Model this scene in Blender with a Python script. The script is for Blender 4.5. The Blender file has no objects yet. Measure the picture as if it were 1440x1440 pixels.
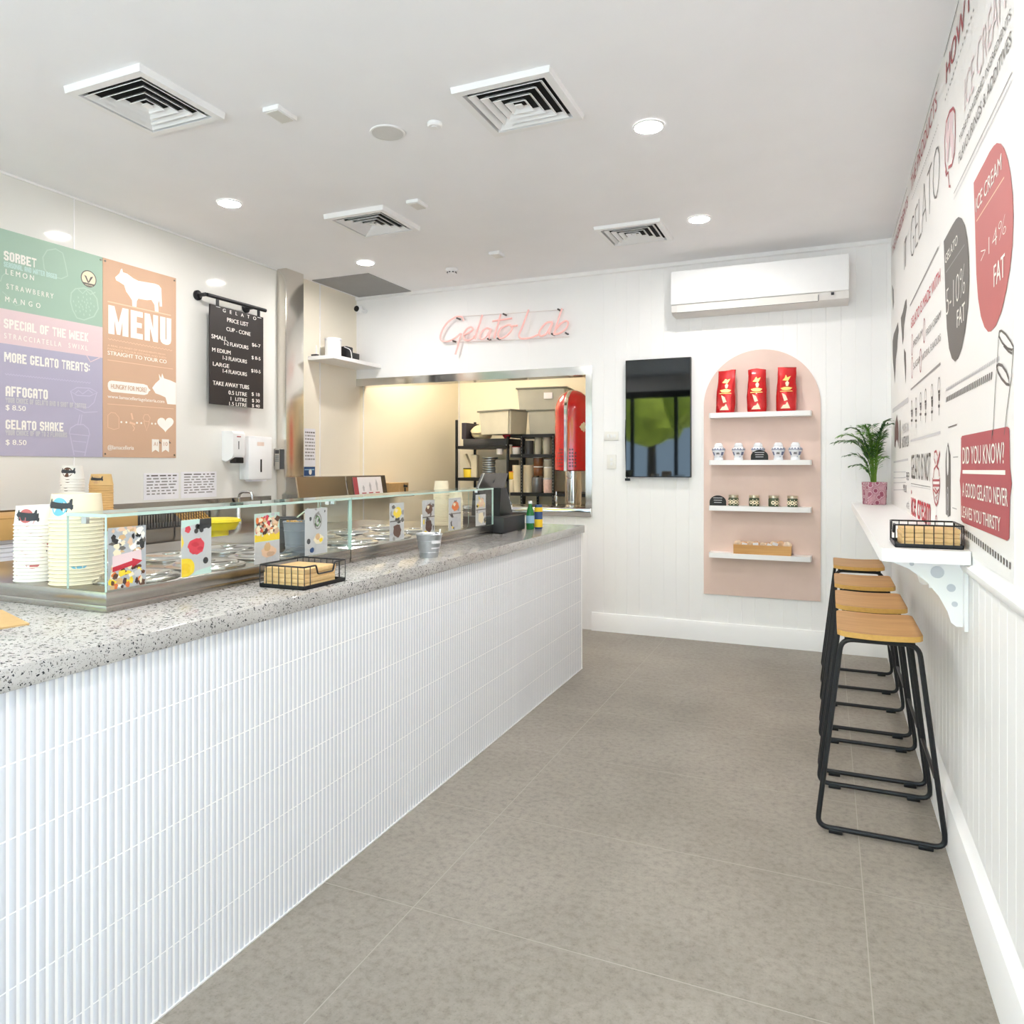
import bpy, bmesh, math, random
from mathutils import Vector, Matrix
from mathutils.geometry import tessellate_polygon
random.seed(7)
SC = bpy.context.scene
PI = math.pi

# ------------------------------------------------------------------ camera, world, exposure
H = 3.0; L = -4.18; R = 0.42; D = 5.86          # ceiling, menu wall, mural wall, back wall
EYE = 1.38; FPX = 1023.64; YAW = math.radians(23.4486)
cam = bpy.data.cameras.new('camera'); cam_o = bpy.data.objects.new('camera', cam)
SC.collection.objects.link(cam_o); SC.camera = cam_o
cam_o.location = (0, 0, EYE); cam_o.rotation_euler = (PI/2, 0, YAW)
cam.sensor_fit = 'HORIZONTAL'; cam.sensor_width = 36; cam.lens = FPX/1440*36
cam.shift_y = -(720-654)/1440; cam.clip_start = 0.05
SC.view_settings.view_transform = 'Standard'
try: SC.view_settings.look = 'None'
except Exception: pass
SC.view_settings.exposure = 1.45; SC.view_settings.gamma = 1
SC.view_settings.use_curve_mapping = False
W = bpy.data.worlds.new('overcast_sky'); SC.world = W; W.use_nodes = True
bg = W.node_tree.nodes['Background']; bg.inputs[0].default_value = (0.56, 0.77, 1.0, 1); bg.inputs[1].default_value = 1.75
sun = bpy.data.lights.new('sun', 'SUN'); sun.energy = 7; sun.angle = .02; sun.color = (1, .99, .97); bounce_sun_o = bpy.data.objects.new('sun', sun); SC.collection.objects.link(bounce_sun_o); bounce_sun_o.rotation_euler = (math.radians(-14), math.radians(40), 0)  # added source: lights only the pavement, whose bounce brightens the ceiling
LAMP = 142.0          # downlight emission
LAMP_COL = (1.0, 0.965, 0.935)
KITCHEN = 5.6
try:
    SC.cycles.use_denoising = True
    SC.cycles.max_bounces = 12; SC.cycles.diffuse_bounces = 8; SC.cycles.glossy_bounces = 4
    SC.cycles.transparent_max_bounces = 24; SC.cycles.sample_clamp_indirect = 6
except Exception: pass

# ------------------------------------------------------------------ measuring: photo point -> point on a real plane of the room
_f = Vector((-math.sin(YAW), math.cos(YAW), 0)); _r = Vector((math.cos(YAW), math.sin(YAW), 0)); _C = Vector((0, 0, EYE))
def U(x, y, ax, v):
    d = _f + _r*((x-720)/FPX) + Vector((0, 0, 1))*((654-y)/FPX)
    return _C + d*((v-_C[ax])/d[ax])

# ------------------------------------------------------------------ materials
def lin(c):
    return tuple(((v/255)/12.92 if v/255 <= .04045 else ((v/255+.055)/1.055)**2.4) for v in c)
MATS = {}
def mat(name, rgb, rough=.5, metal=0, spec=.5, emit=None, es=1, noise=0, scale=20, coat=0, trans=0, ior=1.45, alpha=1):
    if name in MATS: return MATS[name]
    m = bpy.data.materials.new(name); m.use_nodes = True; nt = m.node_tree; p = nt.nodes['Principled BSDF']
    c = lin(rgb); p.inputs['Base Color'].default_value = (*c, 1)
    p.inputs['Roughness'].default_value = rough; p.inputs['Metallic'].default_value = metal
    p.inputs['Specular IOR Level'].default_value = spec; p.inputs['Coat Weight'].default_value = coat
    p.inputs['Transmission Weight'].default_value = trans; p.inputs['IOR'].default_value = ior; p.inputs['Alpha'].default_value = alpha
    if emit:
        p.inputs['Emission Color'].default_value = (*emit, 1); p.inputs['Emission Strength'].default_value = es
    if noise:
        t = nt.nodes.new('ShaderNodeTexCoord'); n = nt.nodes.new('ShaderNodeTexNoise'); r = nt.nodes.new('ShaderNodeValToRGB')
        n.inputs['Scale'].default_value = scale; n.inputs['Detail'].default_value = 5
        r.color_ramp.elements[0].position = .3; r.color_ramp.elements[1].position = .7
        r.color_ramp.elements[0].color = (*[v*(1-noise) for v in c], 1); r.color_ramp.elements[1].color = (*[min(1, v*(1+noise)) for v in c], 1)
        nt.links.new(t.outputs['Object'], n.inputs['Vector']); nt.links.new(n.outputs['Fac'], r.inputs[0]); nt.links.new(r.outputs[0], p.inputs['Base Color'])
    MATS[name] = m; return m
def nodes(name):
    m = bpy.data.materials.new(name); m.use_nodes = True; MATS[name] = m
    return m, m.node_tree, m.node_tree.nodes['Principled BSDF']
def N(nt, kind, **kw):
    n = nt.nodes.new(kind)
    for k, v in kw.items():
        if k in n.inputs: n.inputs[k].default_value = v
        else: setattr(n, k, v)
    return n
def ramp(nt, stops, interp='LINEAR'):
    r = nt.nodes.new('ShaderNodeValToRGB'); e = r.color_ramp.elements; r.color_ramp.interpolation = interp
    while len(e) < len(stops): e.new(.5)
    for el, (p, c) in zip(e, stops): el.position = p; el.color = (*c, 1) if len(c) == 3 else c
    return r

def wall_paint(name, rgb, rough=.5): return mat(name, rgb, rough, spec=.35, noise=.012, scale=3)
WHITE = wall_paint('white_wall_paint', (246, 245, 244), .45)
CEIL = wall_paint('white_ceiling_paint', (244, 244, 246), .8)
GLOSSW = mat('gloss_white_wall_panel', (230, 228, 222), .07, spec=.5, noise=.01, scale=2)
CREAM = mat('cream_kitchen_panel', (243, 234, 212), .25, noise=.012, scale=2)
MURAL = mat('mural_white_print', (240, 238, 235), .4, noise=.008, scale=2)
WOODF = None
def m_floor():
    m, nt, p = nodes('grey_concrete_floor_tile')
    tc = N(nt, 'ShaderNodeTexCoord'); sep = N(nt, 'ShaderNodeSeparateXYZ'); nt.links.new(tc.outputs['Object'], sep.inputs[0])
    n1 = N(nt, 'ShaderNodeTexNoise', Scale=1.1, Detail=8, Roughness=.62); n2 = N(nt, 'ShaderNodeTexNoise', Scale=38, Detail=6, Roughness=.7)
    n3 = N(nt, 'ShaderNodeTexNoise', Scale=150, Detail=2)
    for n in (n1, n2, n3): nt.links.new(tc.outputs['Object'], n.inputs['Vector'])
    r1 = ramp(nt, [(.3, lin((132, 125, 115))), (.5, lin((147, 140, 130))), (.72, lin((160, 153, 143)))]); nt.links.new(n1.outputs['Fac'], r1.inputs[0])
    r2 = ramp(nt, [(.3, (.72,)*3), (.5, (1, 1, 1)), (.7, (1.14,)*3)]); nt.links.new(n2.outputs['Fac'], r2.inputs[0])
    r3 = ramp(nt, [(.28, (.75,)*3), (.4, (1, 1, 1)), (.68, (1, 1, 1)), (.76, (1.3,)*3)]); nt.links.new(n3.outputs['Fac'], r3.inputs[0])
    mx = N(nt, 'ShaderNodeMix', data_type='RGBA', blend_type='MULTIPLY'); mx.inputs[0].default_value = 1
    nt.links.new(r1.outputs[0], mx.inputs[6]); nt.links.new(r2.outputs[0], mx.inputs[7])
    mx2 = N(nt, 'ShaderNodeMix', data_type='RGBA', blend_type='MULTIPLY'); mx2.inputs[0].default_value = .8
    nt.links.new(mx.outputs[2], mx2.inputs[6]); nt.links.new(r3.outputs[0], mx2.inputs[7])
    def line(out, off, period, w):
        a = N(nt, 'ShaderNodeMath', operation='SUBTRACT'); nt.links.new(out, a.inputs[0]); a.inputs[1].default_value = off
        b = N(nt, 'ShaderNodeMath', operation='PINGPONG'); nt.links.new(a.outputs[0], b.inputs[0]); b.inputs[1].default_value = period/2
        c = N(nt, 'ShaderNodeMath', operation='LESS_THAN'); nt.links.new(b.outputs[0], c.inputs[0]); c.inputs[1].default_value = w/2
        return c.outputs[0]
    lx = line(sep.outputs[0], .105, 1.292, .0032); ly = line(sep.outputs[1], 1.962, .656, .0032)
    mxx = N(nt, 'ShaderNodeMath', operation='MAXIMUM'); nt.links.new(lx, mxx.inputs[0]); nt.links.new(ly, mxx.inputs[1])
    mx3 = N(nt, 'ShaderNodeMix', data_type='RGBA'); nt.links.new(mxx.outputs[0], mx3.inputs[0]); nt.links.new(mx2.outputs[2], mx3.inputs[6]); mx3.inputs[7].default_value = (*lin((168, 161, 151)), 1)
    nt.links.new(mx3.outputs[2], p.inputs['Base Color'])
    p.inputs['Roughness'].default_value = .42; p.inputs['Specular IOR Level'].default_value = .35
    bp = N(nt, 'ShaderNodeBump', Strength=.08, Distance=.002); nt.links.new(n2.outputs['Fac'], bp.inputs['Height']); nt.links.new(bp.outputs[0], p.inputs['Normal'])
    return m
FLOOR = m_floor()
def m_terrazzo():
    m, nt, p = nodes('grey_terrazzo_stone')
    tc = N(nt, 'ShaderNodeTexCoord')
    def chips(scale, th, seed):
        v = N(nt, 'ShaderNodeTexVoronoi', Scale=scale, Randomness=1.0); mp = N(nt, 'ShaderNodeMapping'); mp.inputs['Location'].default_value = (seed, seed*.7, seed*.3)
        nt.links.new(tc.outputs['Object'], mp.inputs[0])
        nz = N(nt, 'ShaderNodeTexNoise', Scale=scale*1.6, Detail=1); nt.links.new(mp.outputs[0], nz.inputs['Vector'])
        ad = N(nt, 'ShaderNodeMix', data_type='VECTOR'); ad.inputs[0].default_value = .012
        nt.links.new(mp.outputs[0], ad.inputs[4]); nt.links.new(nz.outputs['Color'], ad.inputs[5]); nt.links.new(ad.outputs[1], v.inputs['Vector'])
        sp = N(nt, 'ShaderNodeSeparateColor'); nt.links.new(v.outputs['Color'], sp.inputs[0])
        ml = N(nt, 'ShaderNodeMath', operation='MULTIPLY'); nt.links.new(sp.outputs[0], ml.inputs[0]); ml.inputs[1].default_value = th
        lt = N(nt, 'ShaderNodeMath', operation='LESS_THAN'); nt.links.new(v.outputs['Distance'], lt.inputs[0]); nt.links.new(ml.outputs[0], lt.inputs[1])
        return lt.outputs[0], sp
    a, sa = chips(112, .50, 0); b, sb = chips(210, .34, 3.1); c, sc_ = chips(70, .36, 7.7)
    base = N(nt, 'ShaderNodeTexNoise', Scale=9, Detail=4); nt.links.new(tc.outputs['Object'], base.inputs['Vector'])
    r0 = ramp(nt, [(.3, lin((178, 175, 171))), (.7, lin((194, 191, 188)))]); nt.links.new(base.outputs['Fac'], r0.inputs[0])
    ra = ramp(nt, [(0, lin((40, 40, 44))), (.55, lin((66, 66, 70))), (.8, lin((120, 116, 112)))], 'CONSTANT'); nt.links.new(sa.outputs[1], ra.inputs[0])
    rb = ramp(nt, [(0, lin((110, 108, 106))), (.5, lin((150, 146, 142))), (.8, lin((60, 60, 62)))], 'CONSTANT'); nt.links.new(sb.outputs[1], rb.inputs[0])
    cur = r0.outputs[0]
    for fac, col in ((c, None), (b, rb.outputs[0]), (a, ra.outputs[0])):
        mx = N(nt, 'ShaderNodeMix', data_type='RGBA'); nt.links.new(fac, mx.inputs[0]); nt.links.new(cur, mx.inputs[6])
        if col is None: mx.inputs[7].default_value = (*lin((172, 168, 163)), 1)
        else: nt.links.new(col, mx.inputs[7])
        cur = mx.outputs[2]
    nt.links.new(cur, p.inputs['Base Color']); p.inputs['Roughness'].default_value = .12; p.inputs['Specular IOR Level'].default_value = .5
    return m
TERR = m_terrazzo()
def m_wood(name, a, b, scale, axis, rough=.45):
    m, nt, p = nodes(name); tc = N(nt, 'ShaderNodeTexCoord'); mp = N(nt, 'ShaderNodeMapping')
    s = [14, 14, 14]; s[axis] = 1.2; mp.inputs['Scale'].default_value = [q*scale for q in s]
    nz = N(nt, 'ShaderNodeTexNoise', Scale=1, Detail=6, Distortion=.6); r = ramp(nt, [(.32, lin(a)), (.7, lin(b))])
    nt.links.new(tc.outputs['Object'], mp.inputs[0]); nt.links.new(mp.outputs[0], nz.inputs['Vector']); nt.links.new(nz.outputs['Fac'], r.inputs[0]); nt.links.new(r.outputs[0], p.inputs['Base Color'])
    p.inputs['Roughness'].default_value = rough; return m
SEAT = m_wood('oak_seat_ply', (172, 126, 72), (196, 150, 94), 2.4, 0)
SEATEDGE = mat('oak_ply_edge', (206, 160, 84), .5, noise=.06, scale=60)
BAMBOO = m_wood('bamboo_box', (196, 142, 78), (218, 168, 100), 3, 0)
KRAFT = mat('kraft_paper', (205, 170, 118), .75, noise=.05, scale=25)
CARD = mat('cardboard_tan', (208, 164, 100), .7, noise=.04, scale=14)
NAPKIN = mat('kraft_napkin_paper', (222, 186, 132), .85, noise=.06, scale=90)
def m_steel(name, rgb, rough, axis=2, metal=1):
    m, nt, p = nodes(name); tc = N(nt, 'ShaderNodeTexCoord'); mp = N(nt, 'ShaderNodeMapping'); s = [6, 6, 6]; s[axis] = 420
    mp.inputs['Scale'].default_value = s; nz = N(nt, 'ShaderNodeTexNoise', Scale=1, Detail=3)
    r = ramp(nt, [(.2, (rough*.92,)*3), (.8, (rough*1.08,)*3)])
    nt.links.new(tc.outputs['Object'], mp.inputs[0]); nt.links.new(mp.outputs[0], nz.inputs['Vector']); nt.links.new(nz.outputs['Fac'], r.inputs[0]); nt.links.new(r.outputs[0], p.inputs['Roughness'])
    p.inputs['Base Color'].default_value = (*lin(rgb), 1); p.inputs['Metallic'].default_value = metal; return m
STEEL = m_steel('brushed_stainless_steel', (172, 167, 160), .24)
STEELP = mat('polished_stainless_steel', (212, 210, 206), .1, 1, noise=.03, scale=4)
LIDM = mat('pan_lid_steel', (206, 204, 200), .16, 1, noise=.03, scale=6)
CHROME = mat('chrome', (225, 225, 225), .05, 1)
GALV = mat('galvanised_zinc', (186, 190, 194), .3, .9, noise=.12, scale=22)
BLACKM = mat('black_powder_coat', (24, 25, 28), .4, noise=.1, scale=60)
BLACKP = mat('black_plastic', (22, 22, 24), .35, noise=.1, scale=40)
DARKG = mat('dark_grey_plastic', (70, 70, 72), .5, noise=.06, scale=30)
GREYB = mat('grey_plastic', (128, 134, 142), .45, noise=.04, scale=20)
WHITEP = mat('white_plastic', (240, 240, 240), .3, noise=.01, scale=10)
WHITEL = mat('white_laminate', (244, 243, 242), .3, noise=.01, scale=6)
IVORY = mat('cream_paper_tub', (234, 222, 194), .6, noise=.02, scale=30)
WHITET = mat('white_paper_tub', (236, 232, 224), .6, noise=.02, scale=30)
PAPER = mat('white_paper', (236, 234, 238), .8, noise=.02, scale=20)
TILE = mat('white_glazed_finger_tile', (220, 223, 230), .16, noise=.012, scale=8)
GROUT = mat('white_grout', (250, 250, 250), .9, noise=.02, scale=50)
SCREEN = mat('dark_glossy_screen', (6, 7, 9), .03, spec=.8)
def m_glass(name, tint, fac_scale=1.0):
    m = bpy.data.materials.new(name); m.use_nodes = True; nt = m.node_tree; MATS[name] = m
    for n in list(nt.nodes): nt.nodes.remove(n)
    o = N(nt, 'ShaderNodeOutputMaterial'); t = N(nt, 'ShaderNodeBsdfTransparent'); g = N(nt, 'ShaderNodeBsdfGlossy'); f = N(nt, 'ShaderNodeFresnel', IOR=1.5); mx = N(nt, 'ShaderNodeMixShader')
    t.inputs[0].default_value = (*tint, 1); g.inputs['Roughness'].default_value = .02
    ml = N(nt, 'ShaderNodeMath', operation='MULTIPLY'); ge = N(nt, 'ShaderNodeNewGeometry'); iv = N(nt, 'ShaderNodeMath', operation='SUBTRACT'); iv.inputs[0].default_value = 1; nt.links.new(ge.outputs['Backfacing'], iv.inputs[1])
    m2 = N(nt, 'ShaderNodeMath', operation='MULTIPLY'); nt.links.new(iv.outputs[0], m2.inputs[0]); m2.inputs[1].default_value = fac_scale
    nt.links.new(f.outputs[0], ml.inputs[0]); nt.links.new(m2.outputs[0], ml.inputs[1])
    nt.links.new(ml.outputs[0], mx.inputs[0]); nt.links.new(t.outputs[0], mx.inputs[1]); nt.links.new(g.outputs[0], mx.inputs[2]); nt.links.new(mx.outputs[0], o.inputs[0])
    return m
GLASS = m_glass('clear_glass', (.97, .985, .98))
GEDGE = mat('green_glass_edge', (186, 212, 202), .15, noise=.05, scale=30)
CLEARP = m_glass('frosted_clear_plastic', (.80, .82, .80), .8)
PET = m_glass('clear_bottle_plastic', (.86, .9, .93), 1.2)
INK = {k: mat('print_'+k, v, .55, noise=.01, scale=10) for k, v in dict(
    white=(246, 242, 234), black=(38, 38, 40), dark=(104, 98, 94), grey=(150, 146, 144), pale=(206, 204, 206), pink=(232, 206, 208),
    red=(176, 82, 88), balloon=(188, 100, 98), crimson=(196, 40, 60), green=(164, 190, 172), rose=(228, 204, 206), lilac=(180, 175, 196),
    peach=(206, 170, 143), palegreen=(184, 206, 190), palelilac=(200, 194, 214), lightpeach=(232, 196, 166), blue=(110, 180, 205), navy=(44, 74, 120),
    yellow=(240, 200, 50), orange=(226, 120, 60), brown=(96, 60, 44), choc=(70, 42, 38), berry=(214, 62, 78), mint=(196, 222, 214), lemon=(246, 214, 60),
    cream=(240, 226, 196), tan=(214, 176, 130), silver=(190, 190, 196), cow=(52, 54, 58), sky=(150, 190, 215), leaf=(80, 130, 60)).items()}

# ------------------------------------------------------------------ mesh helpers
class MB:
    def __init__(s): s.bm = bmesh.new(); s.mats = []
    def mi(s, m):
        if m is None: return 0
        if m not in s.mats: s.mats.append(m)
        return s.mats.index(m)
    def face(s, vs, m=None, smooth=False):
        i = s.mi(m)
        try: f = s.bm.faces.new(vs)
        except ValueError: return None
        f.material_index = i; f.smooth = smooth; return f
    def box(s, x0, x1, y0, y1, z0, z1, m=None, bev=0):
        if bev:
            b = bmesh.new(); bmesh.ops.create_cube(b, size=1, matrix=Matrix.LocRotScale(((x0+x1)/2, (y0+y1)/2, (z0+z1)/2), None, (abs(x1-x0), abs(y1-y0), abs(z1-z0))))
            bmesh.ops.bevel(b, geom=b.edges[:], offset=bev, segments=2, affect='EDGES', profile=.5)
            s.merge(b, m); b.free(); return
        v = [s.bm.verts.new((x, y, z)) for z in (z0, z1) for y in (y0, y1) for x in (x0, x1)]
        for q in ((0, 2, 3, 1), (4, 5, 7, 6), (0, 1, 5, 4), (2, 6, 7, 3), (0, 4, 6, 2), (1, 3, 7, 5)): s.face([v[i] for i in q], m)
    def merge(s, b, m=None, M=None, smooth=False):
        mp = {}
        for v in b.verts: mp[v] = s.bm.verts.new(M @ v.co if M else v.co)
        for f in b.faces: s.face([mp[v] for v in f.verts], m, smooth or f.smooth)
    def prism(s, pts, n, m=None, side=None):          # planar polygon extruded by vector n
        n = Vector(n); a = [s.bm.verts.new(p) for p in pts]; b = [s.bm.verts.new(Vector(p)+n) for p in pts]
        s.face(list(reversed(a)), m); s.face(b, m)
        for i in range(len(a)): s.face([a[i], a[(i+1) % len(a)], b[(i+1) % len(a)], b[i]], side or m)
    def lathe(s, prof, c=(0, 0, 0), seg=24, m=None, axis='z', cap=True, smooth=True):
        c = Vector(c); rings = []
        for r, z in prof:
            ring = []
            for k in range(seg):
                a = 2*PI*k/seg; x, y = r*math.cos(a), r*math.sin(a)
                p = {'z': (x, y, z), 'y': (x, z, y), 'x': (z, x, y)}[axis]; ring.append(s.bm.verts.new(c+Vector(p)))
            rings.append(ring)
        for a, b in zip(rings, rings[1:]):
            for k in range(seg): s.face([a[k], a[(k+1) % seg], b[(k+1) % seg], b[k]], m, smooth)
        if cap: s.face(list(reversed(rings[0])), m); s.face(rings[-1], m)
    def tube(s, pts, r, seg=8, m=None, closed=False, flat=None):
        pts = [Vector(p) for p in pts]; n = len(pts); rings = []; up = None
        for i, p in enumerate(pts):
            if closed: t = pts[(i+1) % n]-pts[i-1]
            else: t = pts[min(i+1, n-1)]-pts[max(i-1, 0)]
            if t.length < 1e-9: t = Vector((0, 0, 1))
            t.normalize()
            if up is None: up = t.orthogonal().normalized()
            else:
                up = up-t*up.dot(t); up = up.normalized() if up.length > 1e-6 else t.orthogonal().normalized()
            w = t.cross(up); rr = r[i] if isinstance(r, (list, tuple)) else r
            rings.append([s.bm.verts.new(p+(up*math.cos(2*PI*k/seg)+w*math.sin(2*PI*k/seg))*rr) for k in range(seg)])
        R_ = rings+[rings[0]] if closed else rings
        for a, b in zip(R_, R_[1:]):
            for k in range(seg): s.face([a[k], a[(k+1) % seg], b[(k+1) % seg], b[k]], m, True)
        if not closed: s.face(list(reversed(rings[0])), m); s.face(rings[-1], m)
    def poly(s, pts, m=None):
        pts = [Vector(p) for p in pts]; vs = [s.bm.verts.new(p) for p in pts]
        if len(vs) < 5: s.face(vs, m); return
        for t in tessellate_polygon([pts]): s.face([vs[i] for i in t], m)
def link(o): SC.collection.objects.link(o); return o
def wloc(o):
    p = Vector((0, 0, 0))
    while o: p += o.location; o = o.parent
    return p
def obj(name, b, m=None, parent=None, base=None, local=False, keep=False):
    """one mesh object out of a builder drawn in room coordinates (local=True: drawn about the thing's own base)"""
    me = bpy.data.meshes.new(name); bm = b.bm
    bmesh.ops.recalc_face_normals(bm, faces=bm.faces) if not keep else None
    bm.to_mesh(me); bm.free()
    me.set_sharp_from_angle(angle=math.radians(32))
    for q in (b.mats or [m]): me.materials.append(q)
    o = link(bpy.data.objects.new(name, me))
    if parent is not None:
        if not local: me.transform(Matrix.Translation(-wloc(parent)))
        o.parent = parent
    elif not local:
        vs = [v.co for v in me.vertices]
        if base is None: base = ((min(v.x for v in vs)+max(v.x for v in vs))/2, (min(v.y for v in vs)+max(v.y for v in vs))/2, min(v.z for v in vs))
        me.transform(Matrix.Translation(-Vector(base))); o.location = base
    return o
def thing(name, label, cat, loc=(0, 0, 0), group=None):
    o = link(bpy.data.objects.new(name, None)); o.location = loc; o.empty_display_size = .1
    return tag(o, label, cat, group)
def tag(o, label, cat, group=None):
    o['label'] = label; o['category'] = cat
    if group: o['group'] = group
    return o
def struct(o): o['kind'] = 'structure'; return o
def dup(o, loc=None, rz=None, label=None, parent=None):
    c = o.copy(); SC.collection.objects.link(c)
    if parent is not None: c.parent = parent
    if loc is not None: c.location = loc
    if rz is not None: c.rotation_euler = (0, 0, rz)
    if label: c['label'] = label
    for ch in list(o.children): dup(ch, parent=c)
    return c
ORD = ['topmost', 'second', 'third', 'fourth', 'fifth', 'sixth', 'seventh', 'eighth', 'ninth', 'tenth', 'eleventh', 'twelfth', 'thirteenth', 'fourteenth', 'fifteenth', 'sixteenth', 'seventeenth', 'eighteenth', 'nineteenth', 'twentieth', 'twenty-first', 'twenty-second']
def fillet(pts, r, n=5, closed=False):
    pts = [Vector(p) for p in pts]; out = []; k = len(pts)
    for i, p in enumerate(pts):
        if not closed and i in (0, k-1): out.append(p); continue
        a = pts[i-1]-p; b = pts[(i+1) % k]-p; d = min(r, a.length*.49, b.length*.49); a = a.normalized()*d; b = b.normalized()*d
        for j in range(n+1):
            t = j/n; out.append(p+a*(1-t)**2+b*t**2)
    return out
# flat printing on a wall: F maps (u, v) to a point; text and strokes are real thin lettering on the panel
class Face:
    def __init__(s, ax, val, sgn, b): s.ax, s.val, s.sgn, s.b = ax, val, sgn, b; s.lift = 0
    def pt(s, u, v, k=0):
        off = s.val+s.sgn*(s.lift+k)
        return Vector((off, u, v)) if s.ax == 0 else Vector((u, off, v))
    def px(s, x, y):
        p = U(x, y, s.ax, s.val); return (p[1], p[2]) if s.ax == 0 else (p[0], p[2])
    def poly(s, uv, m, k=.001): s.b.poly([s.pt(u, v, k) for u, v in uv], m)
    def ppoly(s, pts, m, k=.001): s.poly([s.px(*p) for p in pts], m, k)
    def stroke(s, uv, w, m, k=.0015, closed=False):
        uv = [Vector(p) for p in uv]; n = len(uv); lo, hi = [], []
        for i, p in enumerate(uv):
            t = (uv[(i+1) % n]-uv[i-1]) if closed else uv[min(i+1, n-1)]-uv[max(i-1, 0)]
            if t.length < 1e-9: t = Vector((1, 0))
            t.normalize(); q = Vector((-t.y, t.x))*w/2; lo.append(s.b.bm.verts.new(s.pt(*(p-q), k))); hi.append(s.b.bm.verts.new(s.pt(*(p+q), k)))
        for i in range(n if closed else n-1):
            j = (i+1) % n; s.b.face([lo[i], lo[j], hi[j], hi[i]], m)
    def pstroke(s, pts, w, m, k=.0015, closed=False): s.stroke([s.px(*p) for p in pts], w, m, k, closed)
    def ell(s, cx, cy, rx, ry, m, k=.001, n=28):
        s.poly([(cx+rx*math.cos(2*PI*i/n), cy+ry*math.sin(2*PI*i/n)) for i in range(n)], m, k)
    def ring(s, cx, cy, rx, ry, w, m, k=.0015, n=28):
        s.stroke([(cx+rx*math.cos(2*PI*i/n), cy+ry*math.sin(2*PI*i/n)) for i in range(n)], w, m, k, True)
    def text(s, body, u0, v0, u1, v1, m, bold=0, k=.002, shear=0, outline=0):
        if bold > 0:                     # heavy lettering: three thin layers a hair apart
            d = bold*abs(v1-v0)*.9*(1 if u1 > u0 else -1)
            for i, q in enumerate((0, -d, d)): s.text(body, u0+q+(d if i == 0 else d), v0, u1+q-d, v1, m, 0, k+.00012*i, shear)
            return
        me = text_mesh(body, bold, shear)
        xs = [v.co.x for v in me.vertices]; ys = [v.co.y for v in me.vertices]
        if not xs: return
        a, b_, c, d = min(xs), max(xs), min(ys), max(ys)
        f = lambda p: s.pt(u0+(u1-u0)*(p.x-a)/(b_-a), v0+(v1-v0)*(p.y-c)/(d-c), k)
        vs = [s.b.bm.verts.new(f(v.co)) for v in me.vertices]
        for p in me.polygons: s.b.face([vs[i] for i in p.vertices], m)
    def ptext(s, body, x0, yt, yb, x1, m, bold=0, k=.002, shear=0):
        u0, vt = s.px(x0, yt); _, vb = s.px(x0, yb); u1, _ = s.px(x1, yb)
        s.text(body, u0, vb, u1, vt, m, bold, k, shear)
_BK = dict(F='111111', L='110000', R='000011', B='110011', C='011110', P='111110', Q='011111', E='001100', X='110111')
_BG = dict(O='CFBBBBBBFC', S='CFBLPQRBFC', R='PFBBFPBBBB', B='PFBBPPBBFP', E='FFLLPPLLFF', T='FFEEEEEEEE', P='PFBBFPLLLL', C='CFBLLLLBFC', A='CFBBBFFBBB', L='LLLLLLLLFF', F='FFLLPPLLLL', H='BBBBFFBBBB', G='CFBLLXBBFC', D='PFBBBBBBFP', U='BBBBBBBBFC', V='BBBBBBBCCE', Y='BBBFCEEEEE')
_BR = {'I': ['11']*10, ':': ['00', '00', '11', '11', '00', '00', '11', '11', '00', '00'], ' ': ['000']*10, '2': ['011110', '111111', '110011', '000011', '000111', '001110', '011100', '111000', '111111', '111111'],
       'M': ['111000111', '111000111', '111101111', '111101111', '111111111', '110111011', '110111011', '110010011', '110000011', '110000011'],
       'W': ['110000011', '110000011', '110010011', '110111011', '110111011', '111111111', '111111111', '111101111', '111000111', '111000111'],
       'N': ['1100011', '1110011', '1110011', '1111011', '1111011', '1101111', '1101111', '1100111', '1100111', '1100011'],
       'K': ['110011', '110110', '110110', '111100', '111000', '111000', '111100', '110110', '110110', '110011']}
def block_rows(ch): return _BR.get(ch) or [_BK[c] for c in _BG[ch]]
def block(F, body, x0, yt, yb, x1, m, k=.002):
    u0, v1 = F.px(x0, yt); _, v0 = F.px(x0, yb); u1, _ = F.px(x1, yb); cx = 0
    def cols(n): return [0, 1, 2, 2.55, 3.1, 4.1, 5.1] if n == 6 else [i*.85 for i in range(n+1)]
    W_ = sum(cols(len(block_rows(c)[0]))[-1]+.7 for c in body)-.7
    for c in body:
        g = block_rows(c); n = len(g[0])
        r = 0
        while r < 10:
            r2 = r
            while r2+1 < 10 and g[r2+1] == g[r]: r2 += 1
            i = 0
            while i < n:
                if g[r][i] == '1':
                    j = i
                    while j < n and g[r][j] == '1': j += 1
                    cw = cols(n); a, b_ = u0+(u1-u0)*(cx+cw[i])/W_, u0+(u1-u0)*(cx+cw[j])/W_; c0, c1 = v1-(v1-v0)*(r2+1)/10, v1-(v1-v0)*r/10
                    F.poly([(a, c0), (b_, c0), (b_, c1), (a, c1)], m, k); i = j
                else: i += 1
            r = r2+1
        cx += cols(n)[-1]+.7
_TM = {}
def text_mesh(body, bold=0, shear=0):
    key = (body, bold, shear)
    if key not in _TM:
        cu = bpy.data.curves.new('lettering', 'FONT'); cu.body = body; cu.offset = bold; cu.shear = shear; cu.resolution_u = 3; cu.fill_mode = 'FRONT'
        ob = link(bpy.data.objects.new('lettering', cu)); dg = bpy.context.evaluated_depsgraph_get(); dg.update()
        me = bpy.data.meshes.new_from_object(ob.evaluated_get(dg)); bpy.data.objects.remove(ob); bpy.data.curves.remove(cu); _TM[key] = me
    return _TM[key]

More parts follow.
